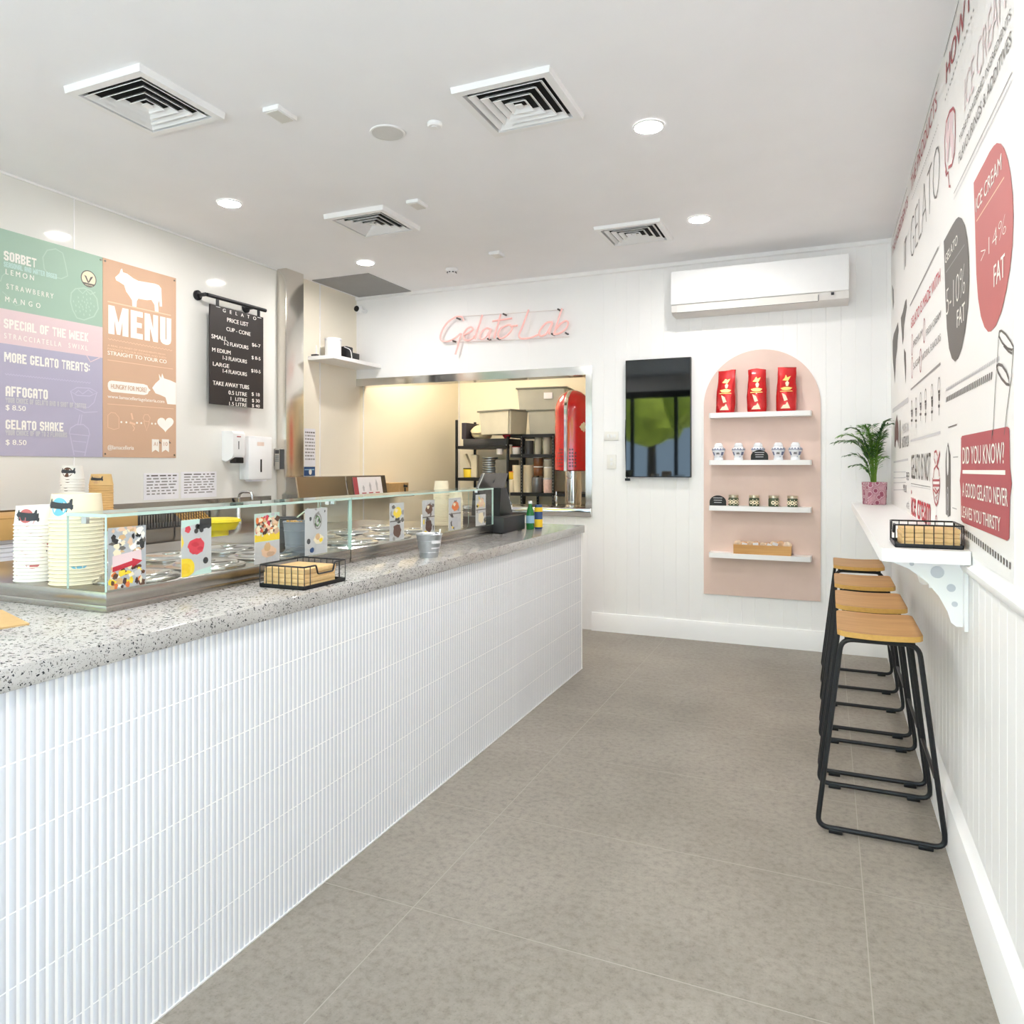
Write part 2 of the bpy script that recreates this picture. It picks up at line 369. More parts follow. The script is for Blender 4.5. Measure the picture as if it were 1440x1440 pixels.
# ================================================================== THE SETTING
FY = -1.5                       # shopfront plane
b = MB(); b.box(-4.5, 0.8, FY-.2, 8.3, -.12, 0); struct(obj('floor', b, FLOOR, base=(0, 0, 0)))
b = MB(); b.box(-4.5, 0.8, FY-.2, 8.3, H, H+.15); struct(obj('ceiling', b, CEIL))
b = MB(); b.box(-60, 60, -60, FY-.2, -.2, -.02); struct(obj('pavement', b, mat('pale_pavement', (200, 198, 194), .8, noise=.08, scale=2)))
def vj(b, ax, val, sgn, u0, u1, z0, z1, w=.1, m=None, groove=.005, depth=.0018):
    """vertical V-jointed boards: sgn is the direction the face looks"""
    u = [u0]; k = u0+w
    while k < u1-.02: u += [k-groove/2, k, k+groove/2]; k += w
    u.append(u1); vs = []
    for i, q in enumerate(u):
        dpt = depth if (i % 3 == 2 and 0 < i < len(u)-1) else 0
        o = val-sgn*dpt
        p = (lambda z: (o, q, z)) if ax == 0 else (lambda z: (q, o, z))
        vs.append((b.bm.verts.new(p(z0)), b.bm.verts.new(p(z1))))
    for a, c in zip(vs, vs[1:]): b.face([a[0], c[0], c[1], a[1]], m)
OX = -1.81; OZ = 2.21; DOORX = -3.05
b = MB()
vj(b, 1, D, -1, OX, R, 0, H, .1, WHITE); vj(b, 1, D, -1, L, OX, OZ, H, .6, WHITE); vj(b, 1, D, -1, DOORX, OX, 0, .945, .1, WHITE)
b.box(OX, R+.1, D+.006, D+.15, 0, H, WHITE); b.box(L, OX, D+.006, D+.15, OZ, H, WHITE); b.box(DOORX, OX, D+.006, D+.15, 0, .945, WHITE)
struct(obj('wall_back', b, keep=True))
b = MB(); b.box(L-.15, L, FY-.2, 4.97, 0, H, GLOSSW); b.box(L-.15, L, 4.97, D+.05, 0, H, mat('pale_cream_panel', (241, 233, 216), .3, noise=.01, scale=2)); b.box(L-.15, L, D+.05, 8.15, 0, H, CREAM)
struct(obj('wall_left', b))
b = MB()
vj(b, 0, R, -1, FY, D, 0, 1.035, .095, WHITE); b.box(R+.006, R+.15, FY-.2, D+.15, 0, H, WHITE); b.box(R-.002, R+.01, FY, D, 1.035, H, WHITE)
struct(obj('wall_right', b, keep=True))
b = MB(); b.box(L, R, FY-.15, FY, 2.72, H, WHITE); b.box(L-.1, L+.12, FY-.15, FY, 0, 2.72, WHITE); b.box(R-.12, R+.1, FY-.15, FY, 0, 2.72, WHITE)
struct(obj('wall_front', b))
b = MB(); b.box(L, -1.2, 8.0, 8.15, 0, H, CREAM); struct(obj('wall_kitchen_back', b))
b = MB(); b.box(-1.2, -1.05, D+.15, 8.15, 0, H, CREAM); struct(obj('wall_kitchen_right', b))
# skirtings and mouldings
b = MB(); b.prism([(OX+.0, D, 0), (OX, D-.022, 0), (OX, D-.022, .125), (OX, D-.012, .15), (OX, D, .15)], (R-OX, 0, 0), WHITE); struct(obj('baseboard_back', b))
b = MB(); b.prism([(R, FY, 0), (R-.03, FY, 0), (R-.03, FY, .13), (R-.022, FY, .165), (R-.012, FY, .175), (R, FY, .2)], (0, D-FY, 0), WHITE); struct(obj('baseboard_right', b))
b = MB(); b.prism([(R, FY, 1.03), (R-.012, FY, 1.032), (R-.02, FY, 1.045), (R-.02, FY, 1.058), (R, FY, 1.068)], (0, D-FY, 0), WHITE); struct(obj('trim_1', b))
b = MB(); b.prism([(L, D, H), (L, D-.018, H), (L, D-.018, H-.03), (L, D, H-.036)], (R-L, 0, 0), WHITE); struct(obj('trim_2', b))
b = MB(); b.box(L, L+.004, 5.965, 5.978, 0, 2.21, WHITEL); b.box(L, L+.006, 7.97, 8.0, 0, H, WHITEL); b.box(L, L+.003, 5.30, 5.31, 1.28, H, WHITEL)
struct(obj('trim_3', b))
b = MB(); b.box(L, L+.003, 2.98, 2.986, 1.13, H, WHITEL); b.box(L, L+.008, FY, 4.745, H-.012, H, WHITEL); struct(obj('trim_4', b))
# stainless pilaster and the steel lining of the kitchen opening
b = MB(); b.box(L, -4.08, 4.745, 4.965, 0, H, bev=.004); struct(obj('trim_5', b, m_steel('stainless_wall_cladding', (226, 221, 213), .2)))
b = MB()
b.box(L, OX, D-.008, D+.158, OZ-.07, OZ, STEELP); b.box(OX-.055, OX, D-.0085, D+.158, 1.0185, OZ-.0705, STEELP)
struct(obj('trim_6', b))
b = MB(); b.box(DOORX, OX, D-.03, D+.19, .946, 1.018, bev=.006); struct(obj('windowsill_1', b, STEELP))
b = MB(); b.box(-4.14, -3.555, 5.15, 5.838, H-.006, H+.004); struct(obj('trim_7', b, mat('grey_ceiling_hatch', (150, 150, 150), .7, noise=.03, scale=5)))
# shopfront glazing behind the camera, which the television mirrors
b = MB(); fm = BLACKM
for x in (-4.06, -3.3, -2.5, -1.7): b.box(x-.03, x+.03, FY-.1, FY-.03, 0, 2.72, fm)
b.box(-4.06, -1.7, FY-.1, FY-.03, 0, .12, fm); b.box(-4.06, -1.7, FY-.1, FY-.03, .95, 1.02, fm); b.box(-4.06, -1.7, FY-.1, FY-.03, 2.6, 2.72, fm)
wf = struct(obj('window_1', b))
b = MB(); b.box(-4.06, -1.7, FY-.07, FY-.062, .12, 2.6); obj('glass', b, GLASS, wf)

# ================================================================== LAMPS
def downlight(x, y, label):
    t = thing('downlight', label, 'downlight', (x, y, H), 'recessed ceiling downlights')
    b = MB(); b.lathe([(.062, -.001), (.075, -.001), (.075, -.006), (.066, -.009), (.062, -.004)], (x, y, H), 32, cap=False); obj('trim_ring', b, WHITEP, t)
    b = MB(); b.lathe([(.063, -.0045), (.063, -.002)], (x, y, H), 32)
    obj('lamp', b, mat('warm_led_lamp', (255, 250, 240), .5, emit=LAMP_COL, es=LAMP), t); return t
downlight(-.785, 3.45, 'round lit downlight in the ceiling near the mural wall, the nearer one on that side')
downlight(-.775, 4.88, 'round lit downlight in the ceiling above the arched shelves, close to the air conditioner')
downlight(-3.39, 3.43, 'round lit downlight in the ceiling above the cabinet with the menu board')
downlight(-3.39, 4.87, 'round lit downlight in the ceiling just before the dark grey hatch')
for x in (-.785, -3.39):
    for y in ((2.02, .6, -.8) if x > -1 else (.6, -.8)): downlight(x, y, 'round lit downlight in the ceiling towards the shopfront')
b = MB(); b.box(-3.95, -3.2, 6.25, 6.95, H-.05, H-.006); t = obj('kitchen_ceiling_light', b, mat('warm_tube_diffuser', (255, 240, 210), .5, emit=(1, .91, .76), es=KITCHEN)); tag(t, 'warm flat ceiling light inside the kitchen beyond the hatch', 'ceiling light')

# ================================================================== CEILING FITTINGS
def diffuser(cx, cy, label, drop=.03):
    t = thing('air_diffuser', label, 'air vent', (cx, cy, H), 'square four way ceiling diffusers'); z = H-drop
    def ringf(b, a, za, c, zc, m):
        q = [[b.bm.verts.new((cx+sx*h, cy+sy*h, zz)) for sx, sy in ((-1, -1), (1, -1), (1, 1), (-1, 1))] for h, zz in ((a, za), (c, zc))]
        for i in range(4): b.face([q[0][i], q[0][(i+1) % 4], q[1][(i+1) % 4], q[1][i]], m)
    b = MB()
    ringf(b, .228, H, .224, z, None); ringf(b, .224, z, .190, z, None); ringf(b, .190, z, .186, H, None); obj('frame', b, WHITEP, t)
    b = MB(); b.box(cx-.187, cx+.187, cy-.187, cy+.187, H-.003, H-.001); obj('duct', b, mat('dark_duct', (34, 34, 34), .9, noise=.05), t)
    b = MB()
    for k in range(4):
        o = .172-.041*k; dz = min(drop-.003, .021); ringf(b, o, z-.001, o-.022, z+dz-.002, None); ringf(b, o, z-.001, o+.002, z+.001, None); ringf(b, o+.002, z+.001, o-.020, z+dz, None)
    b.box(cx-.016, cx+.016, cy-.016, cy+.016, z+.002, z+.008); obj('louvre', b, WHITEP, t); return t
diffuser(-2.77, 2.32, 'square white ceiling vent nearest the menu wall corner of the photo, thick lip')
diffuser(-1.26, 2.99, 'square white ceiling vent beside the round speaker, towards the mural side', .026)
diffuser(-2.765, 4.06, 'square white ceiling vent next to the small emergency light, above the cabinet')
diffuser(-1.235, 4.99, 'square white ceiling vent in front of the air conditioner', .022)
def emlight(x, y, w, l, label):
    t = thing('emergency_light', label, 'emergency light', (x, y, H), 'small rectangular ceiling emergency lights')
    b = MB(); b.box(x-w/2, x+w/2, y-l/2, y+l/2, H-.022, H, bev=.003); obj('housing', b, WHITEP, t)
    b = MB(); b.box(x-w/2+.012, x+w/2-.012, y-l/2+.012, y+l/2-.012, H-.0245, H-.021); obj('lens', b, mat('pale_lens', (216, 214, 208), .4, noise=.02), t)
emlight(-2.305, 2.64, .09, .13, 'small white rectangular box on the ceiling beside the vent nearest the camera')
emlight(-2.325, 3.89, .085, .13, 'small white rectangular box on the ceiling beside the vent further back')
emlight(-2.32, 5.06, .085, .12, 'small white rectangular box on the ceiling before the neon sign')
def lathe_thing(name, prof, c, m, label, cat, seg=32, group=None):
    b = MB(); b.lathe(prof, c, seg); return tag(obj(name, b, m, base=c), label, cat, group)
t = thing('ceiling_speaker', 'round pale grille speaker flush in the ceiling', 'speaker', (-1.965, 3.01, H))
b = MB(); b.lathe([(.074, -.001), (.086, -.001), (.084, -.006), (.076, -.007)], (-1.965, 3.01, H), 36, cap=False); obj('rim', b, WHITEP, t)
b = MB(); b.lathe([(.077, -.006), (.077, -.001)], (-1.965, 3.01, H), 36); obj('grille', b, mat('speaker_mesh', (214, 213, 210), .7, noise=.05, scale=400), t)
t = thing('smoke_alarm', 'small round white alarm on the ceiling beside the speaker', 'smoke alarm', (-1.71, 3.02, H))
b = MB(); b.lathe([(.036, 0), (.036, -.012), (.03, -.018)], (-1.71, 3.02, H), 24); obj('housing', b, WHITEP, t)
b = MB(); b.lathe([(.014, -.0175), (.014, -.022)], (-1.71, 3.02, H), 16); obj('sensor', b, WHITEP, t)
t = thing('smoke_detector', 'white stepped detector with dark slots on the ceiling before the neon sign', 'smoke detector', (-2.85, 5.32, H))
b = MB(); b.lathe([(.05, 0), (.05, -.014), (.042, -.02)], (-2.85, 5.32, H), 24); obj('mount', b, WHITEP, t)
b = MB(); b.lathe([(.034, -.019), (.036, -.036), (.026, -.045)], (-2.85, 5.32, H), 24); obj('sensor_head', b, WHITEP, t)
b = MB()
for k in range(8):
    a = k*PI/4; b.box(-2.85+.0345*math.cos(a)-.006, -2.85+.0345*math.cos(a)+.006, 5.32+.0345*math.sin(a)-.006, 5.32+.0345*math.sin(a)+.006, H-.034, H-.027)
obj('slot', b, BLACKP, t)

# ================================================================== COUNTER
CF = -1.53; CY0, CY1 = -.3, 4.725; ZC = .972
t = thing('service_counter', 'long white finger tiled counter with a speckled terrazzo top', 'counter', (-2.1, 2.2, 0)); COUNTER = t
b = MB(); b.box(-2.72, CF-.0012, CY0, CY1-.0012, 0, ZC-.05); obj('carcass', b, GROUT, t)
b = MB()
def tiles(b, fixed, u0, u1, ax):
    tw, th, g = .0205, .1535, .0022; n = int((u1-u0)/tw); rows = 6
    for i in range(n):
        for r in range(rows):
            z1 = ZC-.05-.001-r*th; z0 = max(.003, z1-th+.004); a0 = u0+i*tw+g/2; a1 = a0+tw-g
            prof = [(a0, -.004), (a0+.0008, -.0018), (a0+.004, -.0006), ((a0+a1)/2, 0), (a1-.004, -.0006), (a1-.0008, -.0018), (a1, -.004)]
            lo = []; hi = []
            for a, o in prof:
                p = (lambda z, k=1: (fixed+o, a, z)) if ax == 0 else (lambda z: (a, fixed+o, z))
                lo.append(b.bm.verts.new(p(z0))); hi.append(b.bm.verts.new(p(z1)))
            for k in range(len(lo)-1): b.face([lo[k], lo[k+1], hi[k+1], hi[k]], TILE, True)
            b.face([b.bm.verts.new(v.co) for v in hi], TILE); b.face([b.bm.verts.new(v.co) for v in reversed(lo)], TILE)
tiles(b, CF, CY0, CY1-.004, 0); tiles(b, CY1, -2.72, CF-.004, 1)
obj('tile_cladding', b, None, t)
b = MB(); b.box(CF-.004, CF+.0015, CY1-.0035, CY1+.0015, 0, ZC-.05); b.box(CF-.002, CF+.004, CY0, CY1, 0, .004); obj('corner_trim', b, mat('white_metal_trim', (235, 235, 235), .3, .2), t)
b = MB(); b.box(-2.75, CF+.015, CY0, CY1+.012, ZC-.05, ZC, bev=.003); obj('countertop', b, TERR, t)

# ================================================================== GELATO DISPLAY CABINETS
XD = -1.815; ZD = 1.03; GT = 1.245
def cabinet(y0, y1, label):
    t = thing('gelato_display_case', label, 'display case', (-2.28, (y0+y1)/2, ZC), 'gelato display cases on the counter')
    b = MB(); b.box(-2.75, XD-.004, y0+.003, y1-.001, ZC, .992, bev=.002); obj('plinth', b, STEEL, t)
    b = MB(); b.box(-2.75, XD, y0, y1-.0015, .992, ZD, bev=.003); obj('deck', b, STEEL, t)
    def pane(name, x0, x1, ya, yb, z0, z1, thin):
        b = MB(); b.mats = [GLASS, GEDGE]
        v = [b.bm.verts.new((x, y, z)) for z in (z0, z1) for y in (ya, yb) for x in (x0, x1)]
        for q, ax in (((0, 2, 3, 1), 2), ((4, 5, 7, 6), 2), ((0, 1, 5, 4), 1), ((2, 6, 7, 3), 1), ((0, 4, 6, 2), 0), ((1, 3, 7, 5), 0)):
            b.face([v[i] for i in q], GLASS if ax == thin else GEDGE)
        obj(name, b, None, t)
    g = .007
    pane('front_glass', XD-g, XD, y0+.002, y1-.003, ZD, GT-.009, 0)
    pane('top_glass', -1.98, XD+.001, y0+.001, y1-.002, GT-.009, GT, 2)
    pane('end_glass', -1.978, XD-g-.001, y0+.002, y0+.002+g, ZD, GT-.0095, 1)
    pane('end_glass', -1.978, XD-g-.001, y1-.003-g, y1-.003, ZD, GT-.0095, 1)
    for y in (y0+.016, y1-.017):
        b = MB(); b.box(-1.93, -1.91, y-.005, y+.005, GT-.03, GT-.0095); obj('glass_clip', b, CHROME, t)
    return t
cabinet(1.388, 2.505, 'steel and glass gelato case at the near end of the counter')
cabinet(2.509, 3.91, 'steel and glass gelato case at the far end of the counter beside the till')
# round steel lids over the gelato wells
def make_lid():
    t = thing('pan_lid', '', 'pan lid', (0, 0, 0), 'round steel lids over the gelato wells')
    b = MB(); b.lathe([(.128, 0), (.13, .003), (.13, .008), (.121, .011), (.108, .0125), (.104, .018), (.098, .0205), (.05, .0215), (.0, .0215)], (0, 0, 0), 40, cap=False)
    b.lathe([(.0, 0), (.128, 0)], (0, 0, 0), 40, cap=False); obj('dish', b, LIDM, t, local=True)
    b = MB(); b.lathe([(.03, .0213), (.03, .0235), (.026, .0255), (.0, .0255)], (0, 0, 0), 20, cap=False); obj('knob', b, LIDM, t, local=True); return t
lids = []
for ri, (x, rn) in enumerate(((-1.967, 'front'), (-2.245, 'back'))):
    for ci, (ya, n, cn) in enumerate(((1.60, 3, 'near'), (2.70, 3, 'far'))):
        for k in range(n):
            y = ya+k*.283+(.0 if ri == 0 else .10)
            lids.append((x, y, 'round steel lid, %s row of the %s case, %s from the near end' % (rn, cn, ['first', 'second', 'third', 'fourth'][k])))
lid0 = make_lid()
for i, (x, y, lb) in enumerate(lids):
    o = lid0 if i == 0 else dup(lid0); o.location = (x, y, ZD); o['label'] = lb

# picture cards stuck inside the front glass
def card(px, py, label, paint):
    u0, z1 = (U(px[0], py[0], 0, XD-.0075)[1], U(px[0], py[0], 0, XD-.0075)[2]); u1 = U(px[1], py[1], 0, XD-.0075)[1]; z0 = 1.034
    b = MB(); b.box(XD-.0085, XD-.0074, u0, u1, z0, z1, PAPER)
    F = Face(0, XD-.0074, 1, b); w, h = u1-u0, z1-z0
    paint(lambda x, y: (u0+w*min(1, max(0, x)), z0+h*min(1, max(0, y))), F, w, h)
    return tag(obj('picture_card', b, PAPER), label, 'picture card', 'dessert picture cards on the case glass')
def blob(F, P, cx, cy, rx, ry, m, k=.0006, n=18, jit=.0):
    rnd = random.Random(int(cx*999+cy*777)); F.poly([P(cx+rx*(1+jit*(rnd.random()-.5))*math.cos(2*PI*i/n), cy+ry*(1+jit*(rnd.random()-.5))*math.sin(2*PI*i/n)) for i in range(n)], INK[m], k)
def scatter(F, P, n, cols, seed, y0=0, y1=1, s=.06):
    rnd = random.Random(seed)
    for i in range(n):
        blob(F, P, .08+.84*rnd.random(), y0+(y1-y0)*(.04+.92*rnd.random()), s*(.5+rnd.random()), s*(.35+.6*rnd.random()), rnd.choice(cols), .0005+i*.000012, 12, .7)
def full(F, P, m, k=.0003): F.poly([P(0, 0), P(1, 0), P(1, 1), P(0, 1)], INK[m], k)
def c_sundae(P, F, w, h):
    full(F, P, 'silver'); scatter(F, P, 46, ['cream', 'white', 'dark', 'tan', 'pale', 'black', 'cream', 'lightpeach'], 3, .55, 1, .07); scatter(F, P, 40, ['cream', 'white', 'orange', 'brown', 'tan', 'choc', 'lemon', 'pale'], 4, 0, .38, .07)
    F.poly([P(.1, .36), P(.1, .54), P(.86, .6), P(.88, .42)], INK['pink'], .0014)
    F.poly([P(.1, .28), P(.1, .36), P(.62, .43), P(.62, .47), P(.9, .41), P(.62, .31), P(.62, .35)], INK['crimson'], .0016)
def c_berry(P, F, w, h):
    full(F, P, 'pale'); F.poly([P(0, .86), P(0, 1), P(.6, 1), P(.6, .93)], INK['mint'], .0005); F.poly([P(.6, .8), P(.6, 1), P(1, 1), P(1, .85)], INK['cow'], .0005)
    for x, y in ((.48, .79), (.58, .86), (.66, .8), (.72, .88), (.82, .92), (.9, .86), (.52, .87)): blob(F, P, x, y, .07, .045, 'cow', .0008)
    blob(F, P, .2, .83, .1, .06, 'berry', .0009, 12, .5); blob(F, P, .5, .52, .28, .15, 'berry', .0008, 24, .25); blob(F, P, .44, .56, .12, .05, 'crimson', .001, 12, .6); blob(F, P, .6, .47, .1, .035, 'crimson', .001, 12, .6)
    blob(F, P, .1, .16, .34, .17, 'lemon', .0008, 20, .1); blob(F, P, .1, .14, .2, .1, 'yellow', .0009); F.poly([P(.3, 0), P(1, 0), P(1, .12), P(.5, .08)], INK['mint'], .0005); blob(F, P, .8, .24, .09, .06, 'cow', .0008); F.poly([P(0, .5), P(0, .76), P(.08, .6)], INK['lemon'], .0006)
def c_waffle(P, F, w, h):
    full(F, P, 'mint'); F.poly([P(0, .44), P(0, .58), P(1, .6), P(1, .44)], INK['lemon'], .0004); full2 = [P(0, 0), P(1, 0), P(1, .43), P(0, .43)]; F.poly(full2, INK['pale'], .0004)
    scatter(F, P, 60, ['orange', 'berry', 'choc', 'lightpeach', 'brown', 'tan', 'peach', 'cream'], 9, .58, .96, .07); scatter(F, P, 14, ['silver', 'pale', 'white'], 10, .45, 1, .05)
    blob(F, P, .55, .22, .3, .12, 'lightpeach', .0007, 20, .25); blob(F, P, .5, .32, .14, .09, 'tan', .0009, 16, .3); blob(F, P, .62, .17, .16, .05, 'peach', .001, 14, .4)
def c_mint(P, F, w, h):
    full(F, P, 'pale'); F.ring(*P(.55, .72), .022, .03, .006, INK['grey'], .0009); F.ring(*P(.55, .72), .012, .018, .004, INK['leaf'], .0009)
    scatter(F, P, 12, ['cow', 'grey', 'mint', 'dark'], 11, .55, 1, .05); blob(F, P, .6, .32, .22, .11, 'cream', .0007, 18, .3); blob(F, P, .55, .38, .1, .07, 'tan', .0009, 14, .4); blob(F, P, .7, .3, .08, .05, 'lemon', .001, 12, .4)
    blob(F, P, .15, .3, .08, .06, 'cow', .0008); blob(F, P, .3, .1, .1, .06, 'navy', .0008, 10, .4)
def c_two(top, bot, seed):
    def p(P, F, w, h):
        full(F, P, 'pale'); scatter(F, P, 18, ['grey', 'black', 'dark', 'silver', 'pale', 'lemon'], seed, 0, 1, .09)
        blob(F, P, .52, .74, .28, .15, top, .0012, 20, .3); blob(F, P, .5, .26, .28, .18, bot, .0012, 20, .3); blob(F, P, .45, .8, .12, .05, 'cream', .0014, 12, .5)
        F.poly([P(0, .5), P(1, .5), P(1, .53), P(0, .53)], INK['dark'], .0013)
    return p
cz = lambda a, c: ((a, c), None)
for (x0, x1, yt, lb, fn) in (
    (152, 205, 743, 'dessert picture card with a red arrow on the near case glass', c_sundae),
    (255, 297, 732, 'picture card of a red berry scoop with fruit on the near case glass', c_berry),
    (358, 393, 723, 'picture card of a waffle stack above a peach coloured scoop on the case glass', c_waffle),
    (429, 460, 716, 'pale curling picture card with mint and vanilla before the grey buckets', c_mint),
    (548, 568, 708, 'narrow picture card of lemon and chocolate desserts, leftmost on the far case', c_two('lemon', 'brown', 21)),
    (594, 611, 704, 'narrow picture card with two brown scoops above the galvanised bucket', c_two('brown', 'choc', 22)),
    (631, 648, 701, 'narrow picture card with a golden cone in front of the stacked tubs', c_two('orange', 'silver', 23)),
    (669, 683, 696, 'narrow picture card at the till end of the far case glass', c_two('lightpeach', 'cream', 24))):
    card((x0, x1), (yt, yt), lb, fn)

# ------------------------------------------------------------------ paper tubs, nested upside down
COW = [(-1, .1), (-.78, .42), (-.72, .62), (-.62, .62), (-.6, .42), (-.25, .36), (.25, .3), (.62, .3), (.72, .62), (.82, .62), (.84, .25), (.9, .0), (.84, -.3), (.7, -.12), (.2, -.16), (-.2, -.14), (-.55, -.1), (-.75, -.14)]
def make_tub(r0, r1, h, m, patch, ang, seg=28):
    """open rim down; patch = colour of the printed disc behind the dark bull outline"""
    b = MB(); b.mats = [m]
    b.lathe([(r0-.004, .004), (r0, .0), (r0+.0028, .0022), (r0, .0046), (r1, h), (r1-.003, h+.0008), (r1-.004, h-.003), (0.0, h-.003)], (0, 0, 0), seg, cap=False)
    if patch:
        def on(x, y, k):
            z = h*.52+y; r = r0+(r1-r0)*z/h+k; a = ang+x/r; return (r*math.cos(a), r*math.sin(a), z)
        q = h*.36; n = 20
        c = b.bm.verts.new(on(0, 0, .0006)); ring = [b.bm.verts.new(on(q*math.cos(2*PI*i/n), q*math.sin(2*PI*i/n), .0006)) for i in range(n)]
        for i in range(n): b.face([c, ring[i], ring[(i+1) % n]], INK[patch])
        def cuts(x):
            ys = []
            for (xa, ya), (xb, yb) in zip(COW, COW[1:]+COW[:1]):
                if (xa <= x) != (xb <= x): ys.append(ya+(yb-ya)*(x-xa)/(xb-xa))
            return sorted(ys)
        ns = 34
        for i in range(ns):
            x0_, x1_ = -1+1.95*i/ns, -1+1.95*(i+1)/ns; c_ = cuts((x0_+x1_)/2)
            for ya, yb in zip(c_[::2], c_[1::2]): b.face([b.bm.verts.new(on(x*h*.62, y*h*.5, .0012)) for x, y in ((x0_, ya), (x1_, ya), (x1_, yb), (x0_, yb))], INK['cow'])
    return b
def stack(n, x, y, z, pitch, r0, r1, h, m, patch, what, group, ang=-1.9, key='tub', spin=True):
    rnd = random.Random(int(x*100+y*1000)); first = None
    for k in range(n):                     # k = 0 is the topmost
        lb = what % ('topmost' if k == 0 else ORD[k]+' from top')
        if first is None:
            first = obj('paper_tub', make_tub(r0, r1, h, m, patch, ang), m, local=True); first.location = (x, y, z+(n-1)*pitch); tag(first, lb, 'tub', group); o = first
        else:
            o = dup(first, (x, y, z+(n-1-k)*pitch), (rnd.uniform(-1.1, 1.1) if spin else 0), lb)
        o.location.x += rnd.uniform(-.0008, .0008)
stack(17, -2.215, 1.468, ZD, .0105, .064, .0585, .058, WHITET, 'balloon', 'red-printed white tub, %s of the short stack by the near glass', 'white tubs in the short stack on the near case', -1.15)
stack(18, -2.055, 1.475, ZD, .0112, .0705, .0645, .074, IVORY, 'blue', 'blue-printed cream tub, %s of the tall stack by the near glass', 'cream tubs in the tall stack on the near case', -1.35)
stack(15, -2.06, 3.72, ZD, .0125, .047, .038, .082, IVORY, None, 'plain cream tub, %s of the wider stack in the far case', 'cream tubs in the full stack inside the far case')
stack(12, -1.905, 3.60, ZD, .0125, .041, .034, .06, IVORY, None, 'plain cream tub, %s of the slim stack in the far case', 'cream tubs in the slim stack inside the far case')

# grey buckets, white tub and paper roll in the cases
def bucket(name, x, y, z, r0, r1, h, m, label, cat, lidded=False, group=None):
    t = thing(name, label, cat, (x, y, z), group)
    b = MB(); b.lathe([(r0-.006, .001), (r0, 0), (r0+(r1-r0)*.2, h*.2), (r0+(r1-r0)*.22+.002, h*.22), (r0+(r1-r0)*.24, h*.24), (r0+(r1-r0)*.68, h*.68), (r0+(r1-r0)*.7+.002, h*.7), (r0+(r1-r0)*.72, h*.72), (r1, h-.006), (r1+.003, h-.003), (r1, h), (r1-.003, h-.003), (r1-.006, h*.5), (r0-.005, .004), (0, .004)], (x, y, z), 32, cap=False); obj('body', b, m, t)
    return t
t = bucket('scoop_bucket', -1.955, 2.345, ZD, .048, .058, .125, GREYB, 'grey plastic bucket of wooden spoons inside the near case', 'bucket')
for k in range(14):
    a = k*2.4; r = .012+.0024*k; b = MB(); b.box(-1.955+r*math.cos(a)-.003, -1.955+r*math.cos(a)+.003, 2.345+r*math.sin(a)-.006, 2.345+r*math.sin(a)+.006, ZD+.005, ZD+.118+.014*((k*7) % 5)/5, bev=.002)
    o = obj('wooden_spoon', b, SEATEDGE); tag(o, 'flat wooden spoon standing in the grey bucket inside the near case', 'spoon', 'wooden spoons in the grey bucket')
t = bucket('utensil_bucket', -2.10, 2.44, ZD, .05, .062, .13, DARKG, 'dark grey bucket half behind the curling mint picture card', 'bucket')
b = MB(); b.tube([(-2.10, 2.43, ZD+.03), (-2.06, 2.47, ZD+.13), (-2.02, 2.51-.02, ZD+.165)], .006, 8); tag(obj('spatula', b, STEEL), 'steel spatula leaning out of the dark grey bucket', 'spatula')
lathe_thing('plastic_tub', [(.04, 0), (.052, .06), (.054, .062), (.05, .062), (.038, .004), (0, .004)], (-2.50, 2.33, ZD), WHITEP, 'small white plastic tub beyond the lids of the near case', 'tub')
b = MB(); b.lathe([(.012, 0), (.038, 0), (.038, .07), (.012, .07)], (-2.06, 3.56, ZD), 28); tag(obj('paper_roll', b, PAPER), 'white paper roll on the far case deck beside stacked tubs', 'paper roll')

# ------------------------------------------------------------------ things on the counter
def basket(name, x0, x1, y0, y1, z, label, fill, notch, hgt=.075):
    t = thing(name, label, 'basket', ((x0+x1)/2, (y0+y1)/2, z), 'black wire baskets of paper napkins')
    b = MB(); w = .003
    b.box(x0, x1, y0, y1, z, z+.003); 
    for a in ((x0, x1, y0, y0+w), (x0, x1, y1-w, y1), (x0, x0+w, y0, y1), (x1-w, x1, y0, y1)): b.box(*a, z, z+.013)
    obj('base_tray', b, BLACKM, t)
    b = MB(); zt = z+hgt
    rim = fillet([(x0, y0, zt), (x1, y0, zt), (x1, y1, zt), (x0, y1, zt)], .006, 3, True)
    if notch:
        ym = (y0+y1)/2; q = .05; side = notch
        xs = x1 if side > 0 else x0
        base = [(x0, y0, zt), (x1, y0, zt)]; 
        base += ([(x1, ym-q, zt), (x1, ym-q*.8, zt-.03), (x1, ym+q*.8, zt-.03), (x1, ym+q, zt)] if side > 0 else []) + [(x1, y1, zt), (x0, y1, zt)]
        if side < 0: base += [(x0, ym+q, zt), (x0, ym+q*.8, zt-.03), (x0, ym-q*.8, zt-.03), (x0, ym-q, zt)]
        rim = fillet(base, .006, 3, True)
    b.tube(rim, .003, 6, closed=True); obj('rim', b, BLACKM, t)
    b = MB(); nx = max(2, int(round((x1-x0)/.028))); ny = max(2, int(round((y1-y0)/.03)))
    for k in range(nx+1):
        x = x0+(x1-x0)*k/nx
        for y in (y0+.001, y1-.001): b.tube([(x, y, z+.004), (x, y, zt)], .0016, 5)
    for k in range(1, ny):
        y = y0+(y1-y0)*k/ny
        if notch and abs(y-(y0+y1)/2) < .062: continue
        for x in (x0+.001, x1-.001): b.tube([(x, y, z+.004), (x, y, zt)], .0016, 5)
    obj('wire', b, BLACKM, t)
    return t
bx0, bx1, by0, by1 = -1.745, -1.560, 1.90, 2.12
basket('napkin_basket', bx0, bx1, by0, by1, ZC, 'black wire basket of kraft napkins on the terrazzo counter', None, 1)
